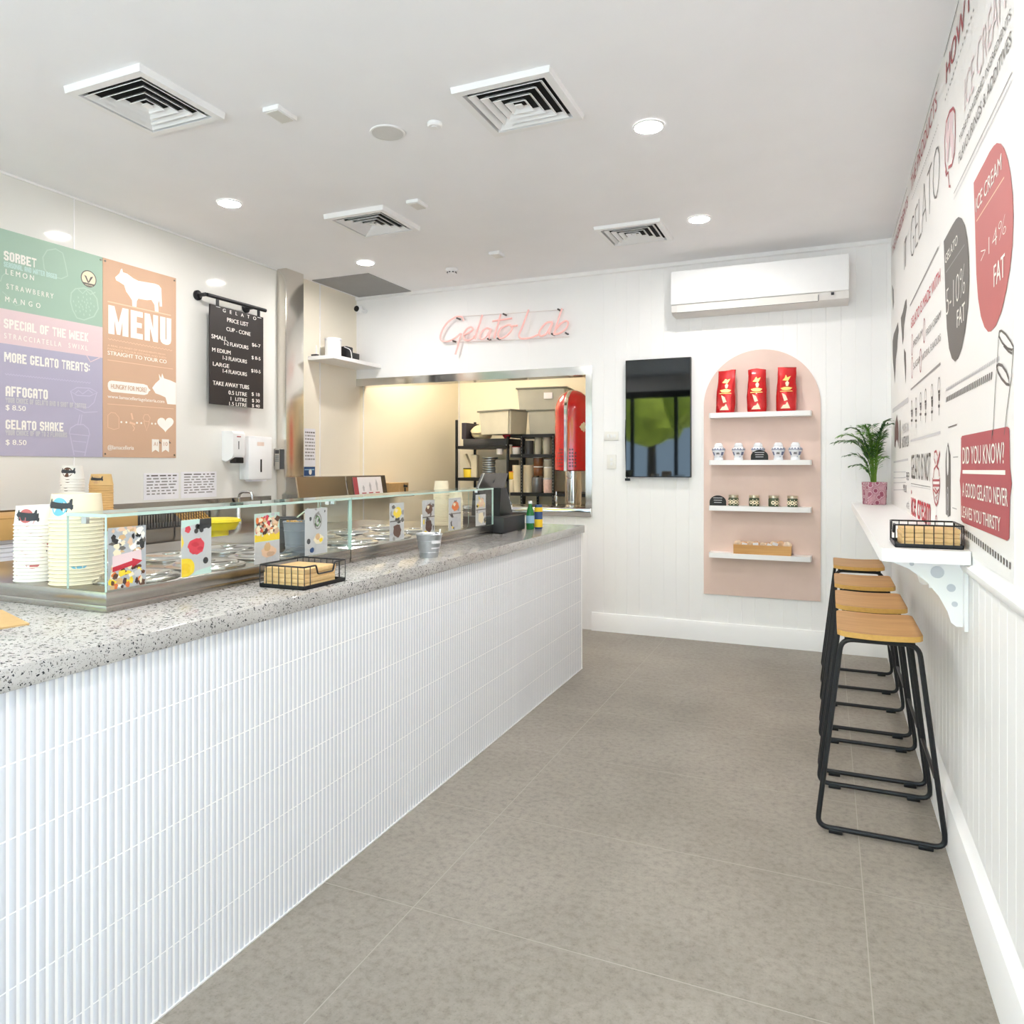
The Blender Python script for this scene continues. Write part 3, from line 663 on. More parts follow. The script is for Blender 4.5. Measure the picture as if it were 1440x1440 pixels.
def napkins(x0, x1, y0, y1, z, n, th, label, group):
    rnd = random.Random(n)
    for k in range(n):
        dx, dy = rnd.uniform(-.0015, .0015), rnd.uniform(-.0015, .0015); b = MB(); b.box(x0+dx, x1+dx, y0+dy, y1+dy, z+k*th, z+(k+1)*th-.0008, bev=.0016)
        lb = label % ('topmost' if k == n-1 else (ORD[n-1-k]+' from the top'))
        tag(obj('napkin_bundle', b, NAPKIN), lb, 'napkins', group)
napkins(bx0+.012, bx1-.008, by0+.008, by1-.045, ZC+.004, 4, .0155, 'folded kraft napkin bundle in the counter basket, %s', 'napkin bundles in the counter basket')
# galvanised bucket with label
bp = U(599, 785, 2, ZC); bx, by = bp.x-.01, bp.y+.045
t = bucket('tin_bucket', bx, by, ZC, .040, .058, .105, GALV, 'small galvanised bucket with white label on the terrazzo counter', 'bucket')
b = MB(); n = 8
for i in range(n):
    f = lambda a, z: (bx+(.0405+.018*(z-ZC)/.105+.0012)*math.cos(a), by+(.0405+.018*(z-ZC)/.105+.0012)*math.sin(a), z)
    a0, a1 = -.85+1.0*i/n, -.85+1.0*(i+1)/n; v = [b.bm.verts.new(f(a, z)) for a, z in ((a0, ZC+.04), (a1, ZC+.04), (a1, ZC+.077), (a0, ZC+.077))]; b.face(v)
obj('label', b, PAPER, t)
b = MB(); b.box(bx-.02, bx+.022, by-.024, by+.02, ZC+.03, ZC+.108, bev=.004); tag(obj('napkin_pack', b, PAPER), 'white folded papers standing in the galvanised bucket', 'papers')
b = MB(); b.tube([(bx+.03, by+.03, ZC+.06), (bx+.036, by+.036, ZC+.122)], .004, 8); tag(obj('white_straw', b, WHITEP), 'short white straw poking out of the galvanised bucket', 'straw')
# kraft menus at the near end
b = MB(); b.prism([(-2.12, 1.30, ZC), (-1.87, 1.215, ZC), (-1.885, 1.15, ZC), (-2.2, 1.07, ZC)], (0, 0, .004), KRAFT); tag(obj('kraft_menu', b, KRAFT), 'brown kraft paper menu lying at the near end of the counter', 'menu')
# till
t = thing('cash_drawer', 'black box cash drawer at the far end of the counter', 'cash drawer', (-1.96, 4.06, ZC))
b = MB(); b.box(-2.16, -1.755, 3.925, 4.255, ZC+.004, ZC+.098, bev=.004); obj('body', b, mat('charcoal_metal', (52, 52, 54), .45, .2, noise=.06, scale=30), t)
b = MB(); b.box(-2.166, -2.159, 3.94, 4.24, ZC+.012, ZC+.088); obj('drawer_front', b, BLACKP, t)
b = MB(); b.box(-2.15, -2.13, 3.94, 3.96, ZC, ZC+.005); b.box(-1.79, -1.77, 3.94, 3.96, ZC, ZC+.005); b.box(-2.15, -2.13, 4.22, 4.24, ZC, ZC+.005); b.box(-1.79, -1.77, 4.22, 4.24, ZC, ZC+.005); obj('foot', b, BLACKP, t)
zt = ZC+.098
t = thing('pos_terminal', 'tilted touchscreen till seen from behind, standing on the cash drawer', 'till', (-1.95, 4.13, zt))
b = MB()
pr = [(4.235, zt), (4.03, zt), (4.03, zt+.02), (4.05, zt+.17), (4.135, zt+.17)]
b.prism([(-2.02, y, z) for y, z in pr], (.19, 0, 0)); obj('stand', b, BLACKP, t)
tl, tr, br, bl = U(680, 665.5, 0, -1.90), U(714.5, 665.5, 0, -1.90), U(708.5, 689, 0, -1.94), U(670, 689, 0, -1.94)
b = MB(); b.prism([tl, tr, br, bl], (-.014, 0, -.006)); obj('screen', b, mat('warm_grey_metal', (116, 112, 110), .35, .6, noise=.05), t)
b = MB(); e = (tl-bl)*.0; q = Vector((.0015, 0, .0005)); b.prism([bl+q, tl+q, tl+(tr-tl)*.035+q, bl+(br-bl)*.035+q], (.001, 0, .0004)); obj('edge_strip', b, WHITEP, t)
cx = (tl+tr+bl+br)/4; uu = (tr-tl).normalized(); vv = (tl-bl).normalized()
b = MB(); b.poly([cx+q*1.3+uu*.011*math.cos(a*PI/8)+vv*.012*math.sin(a*PI/8) for a in range(16)]); b.poly([cx+q*1.4+uu*(.004+.006*math.cos(a*PI/5))+vv*(.0155+.003*math.sin(a*PI/5)) for a in range(10)]); obj('emblem', b, DARKG, t)
wx, wy = -1.86, 4.215
t = thing('water_bottle', 'clear plastic water bottle standing behind the till drawer', 'bottle', (wx, wy, zt))
b = MB(); b.lathe([(.026, 0), (.03, .004), (.03, .02), (.0285, .024), (.03, .028), (.03, .062), (.024, .078), (.013, .092), (.012, .098)], (wx, wy, zt), 24); obj('body', b, mat('pale_bottle_plastic', (200, 208, 216), .1, trans=.7, ior=1.2), t)
b = MB(); b.lathe([(.0135, .096), (.0135, .108), (.012, .109)], (wx, wy, zt), 20); obj('cap', b, WHITEP, t)
b = MB(); b.lathe([(.0304, .03), (.0304, .058)], (wx, wy, zt), 24, cap=False); obj('label', b, PAPER, t)
gx, gy = -1.735, 4.29
t = thing('sparkling_bottle', 'green drink bottle with pale blue label and white cap near the till', 'bottle', (gx, gy, ZC))
GREENG = mat('green_bottle_glass', (26, 110, 50), .08, spec=.7, noise=.05)
b = MB(); b.lathe([(.024, 0), (.026, .004), (.026, .1), (.02, .125), (.012, .145), (.011, .165)], (gx, gy, ZC), 24); obj('body', b, GREENG, t)
b = MB(); b.lathe([(.0265, .04), (.0265, .088)], (gx, gy, ZC), 24, cap=False); obj('label', b, INK['sky'], t)
b = MB(); b.lathe([(.0128, .163), (.0128, .178), (.011, .18)], (gx, gy, ZC), 20); obj('cap', b, WHITEP, t)
gx, gy = -1.70, 4.345
t = thing('juice_can', 'yellow and blue drink can beside the green bottle', 'can', (gx, gy, ZC))
b = MB(); b.lathe([(.022, 0), (.026, .005), (.026, .14), (.022, .152), (.021, .155)], (gx, gy, ZC), 24); obj('body', b, INK['navy'], t)
for za, zb in ((.012, .062), (.11, .138)):
    b = MB(); b.lathe([(.0264, za), (.0264, zb)], (gx, gy, ZC), 24, cap=False); obj('label_band', b, INK['yellow'], t)

# ================================================================== MENU WALL
BX = L+.004
t = thing('menu_board', 'large printed menu board in green, pink, purple and orange on the left wall', 'menu board', (BX, 2.9, 1.43))
zt_, zb_ = 2.684, 1.43; ym = 3.171; ye = 3.731; ys = 1.95
b = MB(); b.box(L+.0005, BX, ys, ym-.002, zb_, zt_, INK['green']); F = Face(0, BX, 1, b)
zg = U(0, 433, 0, BX)[2]; zp = U(0, 482, 0, BX)[2]
F.poly([(ys, zp), (ym-.002, zp), (ym-.002, zg), (ys, zg)], INK['rose'], .0004); F.poly([(ys, zb_), (ym-.002, zb_), (ym-.002, zp), (ys, zp)], INK['lilac'], .0004)
w = INK['white']
block(F, 'SORBET', 5, 352, 365.5, 51, w); block(F, 'SEASONAL AND WATER BASED', 5, 367.3, 374.8, 79.7, INK['mint'])
F.ptext('L E M O N', 7.5, 378, 385.5, 47.5, w, .02); F.ptext('S T R A W B E R R Y', 8.7, 398.5, 406, 75, w, .02); F.ptext('M  A  N  G  O', 7, 416.5, 424, 56.5, w, .02)
block(F, 'SPECIAL OF THE WEEK', 5, 447.5, 461, 124, w); F.ptext('S T R A C C I A T E L L A', 5.5, 468, 475.5, 86, w, .02); F.ptext('S W I X L', 96, 482, 489, 123, w, .02)
block(F, 'MORE GELATO TREATS:', 5.5, 494.7, 508.5, 126, w)
F.pstroke([(7+120*i/60, 526+12.6*i/60+(1.0 if i % 2 else -1.0)) for i in range(61)], .004, INK['palelilac'])
block(F, 'AFFOGATO', 7.5, 542.5, 557, 67, w); block(F, 'YOUR CHOICE OF GELATO AND A SHOT OF COFFEE', 7.5, 558.5, 566, 121, INK['pale']); F.ptext('$ 8.50', 7.5, 569, 577.5, 36, w, .025)
block(F, 'GELATO SHAKE', 7.5, 590, 603.5, 89, w); block(F, 'YOUR CHOICE OF UP TO 2 FLAVOURS', 7.5, 604.5, 612, 94, INK['pale']); F.ptext('$ 8.50', 7.5, 618, 626.5, 37, w, .025)
# line drawings: strawberry, lemon, cup and shake
S = INK['palegreen']; fx = lambda pts: [F.px(*p) for p in pts]
F.pstroke([(100, 412), (106, 406), (118, 405), (128, 409), (136, 420), (138, 434), (132, 445), (118, 450), (108, 447), (102, 436), (99, 424)], .007, S, closed=True)
F.pstroke([(110, 407), (116, 413), (121, 408), (127, 414), (134, 411)], .006, S)
for i in range(26):
    a = i*2.4; r = 3+.55*i; x = 118+r*.95*math.cos(a); y = 429+r*math.sin(a)
    if r < 17: F.pstroke([(x, y-1.4), (x+.6, y+1.4)], .006, S)
F.pstroke([(60, 362), (66, 352), (78, 350), (88, 356), (92, 372), (95, 388), (86, 392), (70, 388), (62, 378)], .006, S, closed=True)
F.pstroke([(0.5, 396), (3, 388), (8, 384)], .005, S); F.pstroke([(3, 410), (14, 420), (22, 430), (30, 428)], .005, S)
vc = F.px(124.5, 392.2); F.ell(*vc, .052, .052, INK['dark'], .0012); F.ell(*vc, .046, .046, INK['cream'], .0016)
F.poly([(vc[0]-.03, vc[1]+.018), (vc[0]-.016, vc[1]+.014), (vc[0], vc[1]-.02), (vc[0]-.006, vc[1]-.026)], INK['dark'], .002); F.poly([(vc[0]+.03, vc[1]+.02), (vc[0]+.012, vc[1]+.014), (vc[0]-.006, vc[1]-.026), (vc[0]+.004, vc[1]-.022)], INK['dark'], .0021)
F.poly([(vc[0]+.05*math.cos(a), vc[1]+.05*math.sin(a)) for a in [PI*(1.18+.64*i/10) for i in range(11)]], INK['dark'], .0022); F.text('VEGAN', vc[0]-.025, vc[1]-.044, vc[0]+.025, vc[1]-.034, INK['cream'], 0, .0026)
S = INK['palelilac']
F.pstroke([(99, 550), (103, 564), (110, 572), (124, 573), (132, 566), (136, 552)], .005, S); F.pstroke([(99, 550), (108, 545), (126, 546), (137, 552), (126, 557), (108, 556)], .005, S, closed=True); F.pstroke([(103, 573), (118, 580), (137, 579)], .005, S); F.pstroke([(106, 553), (110, 549), (116, 554), (124, 548), (130, 553)], .005, S)
F.pstroke([(98, 610), (101, 625), (104, 640)], .006, S); F.pstroke([(125, 612), (122, 626), (119, 641)], .006, S); F.pstroke([(97, 610), (99, 602), (107, 597), (117, 597), (124, 603), (126, 612)], .006, S); F.pstroke([(97, 610), (126, 613)], .006, S); F.pstroke([(102, 620), (121, 622)], .005, S); F.pstroke([(104, 634), (119, 636)], .005, S); F.pstroke([(109, 598), (112, 583)], .005, S); F.pstroke([(113, 598), (115, 583)], .005, S)
F.pstroke([(120, 497), (127, 509), (140, 503)], .006, INK['rose']); F.pstroke([(124, 486), (132, 480), (142, 482)], .006, INK['pink'])
obj('flavour_panel', b, None, t, keep=True)
b = MB(); b.box(L+.0005, BX, ym, ye, zb_, zt_, INK['peach']); F = Face(0, BX, 1, b); G = lambda p, q=9.0, ox=130, oy=360: (ox+p[0]/q, oy+p[1]/q)
F.ppoly([G(p) for p in ((285, 270), (340, 220), (360, 165), (375, 160), (385, 205), (440, 225), (520, 285), (580, 315), (700, 335), (790, 350), (840, 370), (870, 410), (880, 640), (850, 640), (845, 560), (830, 600), (835, 715), (790, 715), (785, 620), (745, 555), (690, 560), (580, 540), (560, 570), (555, 650), (505, 650), (500, 560), (455, 490), (425, 450), (400, 370), (340, 330), (300, 310))], w)
F.pstroke([G((190, 574)), G((990, 752))], .008, INK['lightpeach'])
um, vt_m = F.px(152, 428.6); _, vb_m = F.px(152, 469); ue_m = F.px(240.5, 469)[0]
MP = lambda x, y: (um+(ue_m-um)*x/100, vb_m+(vt_m-vb_m)*y/100)
def mpoly(*p): F.poly([MP(*q_) for q_ in p], w, .002)
mpoly((0, 0), (9, 0), (9, 100), (0, 100)); mpoly((21, 0), (30, 0), (30, 100), (21, 100)); mpoly((9, 100), (9, 52), (12.4, 2), (17.6, 2), (15, 44)); mpoly((21, 100), (15, 44), (17.6, 2), (21, 52))
mpoly((33.5, 0), (43, 0), (43, 100), (33.5, 100))
for ya, yb in ((0, 20), (41, 59), (80, 100)): mpoly((43, ya), (52.5 if ya != 41 else 51, ya), (52.5 if ya != 41 else 51, yb), (43, yb))
mpoly((55.5, 0), (64, 0), (64, 100), (55.5, 100)); mpoly((69.5, 0), (77.5, 0), (77.5, 100), (69.5, 100)); mpoly((64, 100), (64, 52), (69.5, 0), (69.5, 46))
mpoly((81, 16), (90, 22), (90, 100), (81, 100)); mpoly((94, 22), (100, 16), (100, 100), (94, 100)) if False else mpoly((91.8, 22), (100, 16), (100, 100), (91.8, 100))
mpoly((81, 16), (82.5, 5), (86, -1), (91, -3), (95.5, -1), (98.6, 5), (100, 16), (91.8, 22), (91.5, 17), (90.2, 17), (90, 22))
F.pstroke([(152+90*i/40, 476.5+16.5*i/40+(.9 if i % 2 else -.9)) for i in range(41)], .0035, INK['lightpeach'])
F.ptext('A REAL JOURNEY OF INGREDIENTS FROM', 151, 484, 487.5, 232, INK['lightpeach'], .02); F.ptext('PADDOCK TO OUR KITCHEN, AND THEN', 151, 488.6, 492, 233, INK['lightpeach'], .02); F.ptext('STRAIGHT TO YOUR CO', 151, 493, 498.6, 234, w, .03)
F.pstroke([(151, 506), (243, 519)], .004, INK['lightpeach'])
q = lambda p: G(p, 9.6, 130, 500)
F.ppoly([q(p) for p in ((225, 345), (260, 338), (690, 385), (740, 405), (755, 440), (785, 468), (760, 485), (745, 520), (700, 532), (260, 490), (215, 460), (205, 410), (208, 370))], w)
F.ptext('HUNGRY FOR MORE?', 155.5, 539.5, 546.5, 206, INK['peach'], .02, .003)
F.ppoly([q(p) for p in ((805, 435), (850, 375), (905, 325), (895, 245), (925, 305), (940, 240), (965, 308), (1050, 335), (1126, 370), (1126, 662), (1010, 655), (985, 565), (920, 535), (850, 510))], w)
F.ptext('www.lamacelleriagelateria.com', 151, 554.7, 561, 231, w, .015); F.pstroke([(151, 568), (244, 575)], .004, INK['lightpeach'])
F.pstroke([(151.5, 584), (156, 580), (162, 581), (167, 587), (167, 602), (160, 604), (151.5, 601)], .004, INK['lightpeach'], closed=True)
F.pstroke([(184.5, 581), (186.5, 590)], .012, INK['lightpeach']); F.pstroke([(182, 594), (190, 597)], .014, INK['lightpeach']); F.pstroke([(186, 598), (189, 602), (187, 606)], .006, INK['lightpeach'])
F.pstroke([(201, 588), (203, 583), (208, 583), (211, 588), (209, 593), (203, 592)], .004, INK['lightpeach'], closed=True); F.pstroke([(202, 592), (206, 606), (210, 593)], .004, INK['lightpeach'])
for x in (170.5, 177.5, 192.5, 198.5, 213.5, 218.5): c = F.px(x, 593.5+(x-170)*.05); F.ell(*c, .007, .007, w, .001, 10)
hc = [F.px(232.5+11.5*(16*math.sin(a)**3)/16, 596-.72*(13*math.cos(a)-5*math.cos(2*a)-2*math.cos(3*a)-math.cos(4*a))) for a in [2*PI*i/32 for i in range(32)]]
F.poly(hc, w, .001)
F.ptext('@lamacelleria', 151, 625.5, 633.5, 188, w, .02)
for x in (213.5, 227.5): F.ppoly([(x, 617.5), (x+10, 618), (x+10, 636), (x+5, 632.5), (x, 636)], w); F.ppoly([(x+10.2, 619.5), (x+13, 623.5), (x+10.2, 623.5)], INK['dark'], .0012); F.ptext('A1' if x < 220 else '10', x+2.2, 621.5, 627, x+7.8, INK['peach'], .01, .003)
obj('brand_panel', b, None, t, keep=True)
b = MB()
for p in ((3.185, 2.665), (3.715, 2.665), (3.715, 1.45), (3.185, 1.45), (3.155, 2.665)): b.lathe([(.006, .0), (.006, .004)], (BX, p[0], p[1]), 12, axis='x')
obj('screw', b, STEEL, t)

# hanging black price sign
SX = L+.085
t = thing('price_sign', 'black hanging price list sign with white letters on a black pipe rail', 'price sign', (SX, 4.28, 1.83))
p0 = U(295.5, 427, 0, SX+.006); p1 = U(370.3, 575, 0, SX+.006)
b = MB(); b.box(SX-.006, SX+.006, p0[1], p1[1], p1[2]+.0, p0[2], mat('black_sign_board', (44, 38, 36), .5, noise=.03)); F = Face(0, SX+.006, 1, b); w = INK['white']
for s_, x0, yt, yb, x1 in (('G   E   L   A   T   O', 313, 433.7, 438.6, 360), ('PRICE LIST', 319, 446.5, 452.3, 349), ('CUP - CONE', 318, 459.5, 465, 352), ('SMALL', 297, 469.5, 475.3, 319), ('1-2 FLAVOURS', 315, 479.5, 485, 349), ('$6-7', 354, 482, 487.5, 366), ('M EDIUM', 298, 488.5, 494, 324), ('1-3 FLAVOURS', 313, 500, 505.5, 347), ('$ 8-5', 353.5, 500, 505.5, 366), ('LARGE', 299, 508.5, 514, 322), ('1-4 FLAVOURS', 313, 518.5, 524, 347), ('$10-5', 353, 518.5, 524, 366), ('TAKE AWAY TUBS', 299, 535, 541, 350), ('0.5 LITRE', 321, 549, 554.5, 347), ('$ 18', 353.5, 551.5, 557, 365), ('1  LITRE', 324, 558, 563, 347), ('$ 30', 354, 560.5, 566, 365), ('1.5 LITRE', 322, 565, 570, 347), ('$ 40', 354, 568, 573, 365)):
    F.ptext(s_, x0, yt, yb, x1, w, .03)
obj('board', b, None, t, keep=True)
r0 = U(291, 413.5, 0, SX); r1 = U(373.5, 437.5, 0, SX); zr = (r0[2]+r1[2])/2
b = MB(); b.tube([(SX, r0[1], zr), (SX, r1[1], zr)], .014, 12); obj('rail', b, BLACKM, t)
for y in (r0[1]+.01,):
    b = MB(); b.tube([(L, y-.02, zr), (SX, y-.02, zr)], .014, 12); b.lathe([(.036, 0), (.036, .014), (.022, .02)], (L, y-.02, zr), 20, axis='x'); obj('wall_flange', b, BLACKM, t)
y = r1[1]-.13
b = MB(); b.tube([(L, y, zr), (SX, y, zr)], .014, 12); b.lathe([(.036, 0), (.036, .014), (.022, .02)], (L, y, zr), 20, axis='x'); obj('wall_flange', b, BLACKM, t)
for y in (p0[1]+.075, p1[1]-.045):
    b = MB(); b.box(SX-.004, SX+.004, y-.012, y+.012, p0[2]-.012, zr+.004, BLACKM); b.box(SX+.0065, SX+.008, y-.02, y+.02, p0[2]-.012, p0[2]-.008, WHITEP)
    obj('hanger', b, BLACKM, t)
# soap dispenser, towel dispenser, keypad
s0 = U(332, 602, 0, L+.10); s1 = U(340.5, 652, 0, L+.10)
ya, yb_ = 4.155, 4.275; z0, z1 = 1.405, 1.635
t = thing('soap_dispenser', 'white wall soap dispenser with black push lever below the price sign', 'soap dispenser', (L, (ya+yb_)/2, z0))
b = MB(); b.prism([(L, ya, z0+.012), (L+.04, ya, z0), (L+.1, ya, z0+.03), (L+.112, ya, z0+.06), (L+.112, ya, z1-.02), (L+.095, ya, z1), (L, ya, z1)], (0, yb_-ya, 0)); obj('body', b, WHITEP, t)
b = MB(); b.box(L+.055, L+.118, ya+.02, yb_-.02, z0-.012, z0+.034, bev=.006); obj('push_lever', b, BLACKP, t)
b = MB(); b.box(L+.1125, L+.1135, ya+.05, ya+.058, z0+.095, z0+.155); obj('level_window', b, DARKG, t)
b = MB(); b.box(L+.1125, L+.1135, ya+.035, ya+.075, z1-.045, z1-.037); obj('badge', b, INK['red'], t)
ya, yb_ = 4.325, 4.585; z0, z1 = 1.265, 1.605
t = thing('towel_dispenser', 'wide pale paper towel dispenser with dark sight slot beside the soap', 'towel dispenser', (L, (ya+yb_)/2, z0))
b = MB(); b.box(L, L+.1, ya, yb_, z0, z1, bev=.012); obj('body', b, WHITEP, t)
b = MB(); b.box(L+.1, L+.102, ya+.125, ya+.14, z0+.06, z0+.16); obj('sight_slot', b, BLACKP, t)
b = MB(); b.box(L+.1, L+.101, ya+.09, ya+.165, z1-.075, z1-.045); obj('label', b, mat('pale_label', (236, 214, 200), .6, noise=.02), t)
b = MB(); b.box(L+.02, L+.085, ya+.05, yb_-.05, z0-.012, z0+.002); obj('paper_towel', b, PAPER, t)
k0 = U(378, 631, 1, 4.745); k1 = U(391, 660.5, 1, 4.745); k0.x = -4.177; k1.x = -4.112; kx = (k0[0]+k1[0])/2
t = thing('wall_thermostat', 'small grey keypad with display on the edge of the steel pilaster', 'keypad', (kx, 4.73, k1[2]))
b = MB(); b.box(k0[0], k1[0], 4.715, 4.745, k1[2], k0[2], bev=.003); obj('housing', b, mat('silver_plastic', (196, 192, 184), .35, .3, noise=.02), t)
b = MB(); b.box(k0[0]+.012, k1[0]-.014, 4.712, 4.716, k0[2]-.042, k0[2]-.012); obj('display', b, DARKG, t)
b = MB()
for i in range(4):
    for j in range(3): b.box(kx-.020+j*.013, kx-.011+j*.013, 4.712, 4.716, k0[2]-.065-i*.014, k0[2]-.057-i*.014)
obj('button', b, GREYB, t)
b = MB(); b.box(k0[0]-.0002, k0[0]+.004, 4.7135, 4.716, k1[2]+.03, k0[2]-.006); b.box(k1[0]-.008, k1[0]+.0005, 4.7135, 4.745, k1[2]+.004, k0[2]-.006); obj('side_band', b, DARKG, t)
# paper notices
def notice(y0, y1, z0, z1, label, rows, seed, group='paper notices on the menu wall', extra=None):
    b = MB(); b.box(L+.0008, L+.002, y0, y1, z0, z1, PAPER); F = Face(0, L+.002, 1, b); rnd = random.Random(seed); h = z1-z0; w_ = y1-y0
    for i in range(rows):
        zz = z1-h*(.12+.8*i/rows)
        x = y0+w_*.08
        while x < y1-w_*.12:
            l = w_*rnd.uniform(.05, .22); l = min(l, y1-w_*.06-x); F.poly([(x, zz), (x+l, zz), (x+l, zz+h*.35/rows), (x, zz+h*.35/rows)], INK['grey'] if i else INK['dark'], .0006); x += l+w_*.05
    if extra: extra(F, y0, y1, z0, z1)
    return tag(obj('paper_notice', b, PAPER, keep=True), label, 'notice', group)
notice(3.47, 3.755, 1.145, 1.325, 'white landscape notice on the menu wall, the one closer to the camera', 7, 1)
notice(3.775, 4.10, 1.145, 1.332, 'white landscape notice on the menu wall, the one beside the soap dispenser', 8, 2)
notice(5.09, 5.24, 1.37, 1.70, 'tall white notice on the cream wall right of the steel pilaster', 9, 3)
def bl(F, y0, y1, z0, z1):
    F.poly([(y0, z0), (y1, z0), (y1, z1), (y0, z1)], INK['navy'], .0008); F.ell((y0+y1)/2+.01, z0+.035, .02, .025, INK['white'], .0012); F.poly([(y0+.01, z1-.03), (y1-.01, z1-.03), (y1-.01, z1-.02), (y0+.01, z1-.02)], INK['sky'], .0012)
notice(5.085, 5.235, 1.285, 1.365, 'small blue notice on the cream wall just above the steel chute', 0, 4, extra=bl)

# ------------------------------------------------------------------ bench along the menu wall
BZ = .93; BF = -3.5
t = thing('back_bench', 'stainless steel work bench with upstand along the menu wall', 'bench', (-3.84, 2.6, 0))
b = MB(); b.box(L+.012, BF, .4, 4.70, BZ-.04, BZ, bev=.004); obj('worktop', b, STEEL, t)
b = MB(); b.box(L+.001, L+.012, .4, 4.67, BZ-.03, 1.13); obj('splashback', b, STEEL, t)
for y in (.5, 1.9, 3.3, 4.6):
    for x in (L+.06, BF-.06):
        b = MB(); b.lathe([(.02, 0), (.02, BZ-.04)], (x, y, 0), 12); obj('leg', b, STEEL, t)
b = MB(); b.box(L+.03, BF-.02, .45, 4.65, .25, .28); obj('undershelf', b, STEEL, t)
b = MB()
for k in range(5): b.box(-3.98+.002*k, BF-.03-.004*k, 1.35, 2.86-.01*k, BZ+k*.02, BZ+k*.02+.018)
tag(obj('paper_liner_stack', b, PAPER), 'flat stack of pale paper liners on the back bench under the tan carton', 'paper stack')
t = thing('tan_carton', 'long tan cardboard carton on the back bench below the menu board', 'carton', (-3.73, 2.1, BZ+.1))
b = MB(); b.box(-3.98, BF, 1.30, 2.87, BZ+.1, 1.132, bev=.003); obj('body', b, CARD, t)
b = MB(); b.box(BF-.0002, BF+.0015, 1.30, 2.87, 1.128, 1.134); obj('lid_edge', b, mat('tan_card_edge', (190, 146, 86), .7, noise=.05, scale=60), t)
CT = 1.1325
stack(13, -3.62, 2.575, CT, .0145, .055, .046, .07, WHITET, 'brown', 'brown-printed white tub, %s of the tall stack on the tan carton', 'white tubs stacked on the tan carton', -1.1)
stack(11, -3.70, 2.80, CT, .0135, .06, .05, .062, mat('kraft_tub', (226, 192, 132), .65, noise=.03, scale=30), 'tan', 'kraft tub, %s of the stack beside the white tubs on the carton', 'kraft tubs stacked on the tan carton', -1.1)
stack(14, -3.66, 2.165, CT, .0155, .06, .05, .075, MATS['kraft_tub'], 'tan', 'kraft tub, %s of the stack below the purple menu panel', 'kraft tubs at the near end of the tan carton', -1.1)
# wire rack with wafers, yellow tray, sink tap
t = thing('wire_rack', 'black wire drying rack on the back bench under the notices', 'rack', (-3.68, 3.12, BZ))
b = MB()
for y in (2.90, 3.42): b.tube(fillet([(-3.84, y, BZ), (-3.84, y, 1.1), (-3.54, y, 1.1), (-3.54, y, BZ)], .02), .005, 6)
b.tube([(-3.54, 2.90, 1.1), (-3.54, 3.42, 1.1)], .005, 6); b.tube([(-3.84, 2.90, 1.1), (-3.84, 3.42, 1.1)], .005, 6); obj('frame', b, BLACKM, t)
b = MB()
for k in range(27): y = 2.91+k*.0192; b.tube([(-3.84, y, 1.02), (-3.84, y, 1.1), (-3.54, y, 1.1), (-3.54, y, 1.02)], .0028, 5)
b.box(-3.84, -3.54, 2.9, 3.42, 1.012, 1.02); obj('wire', b, BLACKM, t)
for k in range(9):
    y = 3.19+k*.024; b = MB(); b.prism([(-3.6, y, 1.1), (-3.525, y+.03, 1.03), (-3.515, y+.034, 1.032), (-3.59, y+.004, 1.104)], (0, .011, 0)); tag(obj('wafer_stick', b, SEATEDGE), 'pale wafer stick leaning on the black wire rack', 'wafer', 'wafer sticks on the wire rack')
t = thing('yellow_tray', 'bright yellow plastic bowl lid propped on the back bench behind the cards', 'tray', (-3.55, 3.5, 1.0))
YEL = mat('yellow_plastic', (246, 222, 30), .4, noise=.03)
b = MB(); b.lathe([(.0, .07), (.118, .07), (.13, .064), (.135, .05), (.125, .045), (.1, .0), (0, 0)], (-3.52, 3.47, BZ+.045), 32, cap=False); obj('bowl', b, YEL, t)
b = MB(); b.lathe([(.06, 0), (.06, .046)], (-3.52, 3.47, BZ), 24); obj('foot', b, YEL, t)
t = thing('sink_tap', 'chrome lever tap on the back bench beneath the notices', 'tap', (-4.05, 4.2, BZ))
b = MB(); b.lathe([(.024, 0), (.024, .05), (.018, .06), (.018, .15)], (-4.06, 4.2, BZ), 20); obj('base', b, CHROME, t)
b = MB(); b.tube(fillet([(-4.06, 4.2, BZ+.14), (-4.06, 4.2, BZ+.25), (-3.93, 4.2, BZ+.25), (-3.93, 4.2, BZ+.19)], .06, 8), .011, 12); obj('spout', b, CHROME, t)
b = MB(); b.tube([(-4.06, 4.17, BZ+.15), (-4.02, 4.10, BZ+.20)], .008, 8); obj('lever', b, BLACKP, t)
# sloping steel chute on the cream wall
t = thing('steel_chute', 'long sloping stainless steel guard beyond the pilaster with a small cone price card', 'steel guard', (-4.07, 5.4, 1.08))
b = MB(); b.prism([(L, 4.97, 1.08), (-3.955, 4.97, 1.08), (-3.99, 4.97, 1.28), (L, 4.97, 1.28)], (0, 6.06-4.97, 0)); b.prism([(-4.079, 4.744, 1.08), (-3.955, 4.744, 1.08), (-3.99, 4.744, 1.28), (-4.079, 4.744, 1.28)], (0, .226, 0)); obj('guard', b, STEEL, t)
for y in (4.752, 5.42):
    b = MB(); b.prism([(-3.9535, y, 1.08), (-3.9515, y, 1.08), (-3.9885, y, 1.28), (-3.9905, y, 1.28)], (0, .008, 0)); obj('seam', b, CHROME, t)
b = MB(); T = lambda y, z: (-3.9525-.035*(z-1.08)/.2, y, z); T2 = lambda y, z: (-3.951-.035*(z-1.08)/.2, y, z)
y0, y1, z0, z1 = 5.52, 5.98, 1.088, 1.268
def slab(ya, yb, za, zb, m, k): b.poly([(-3.9525-.035*(z-1.08)/.2+k, y, z) for y, z in ((ya, za), (yb, za), (yb, zb), (ya, zb))], m)
slab(y0, y1, z0, z1, PAPER, .001); slab(y0, y0+.07, z0, z1, INK['red'], .002)
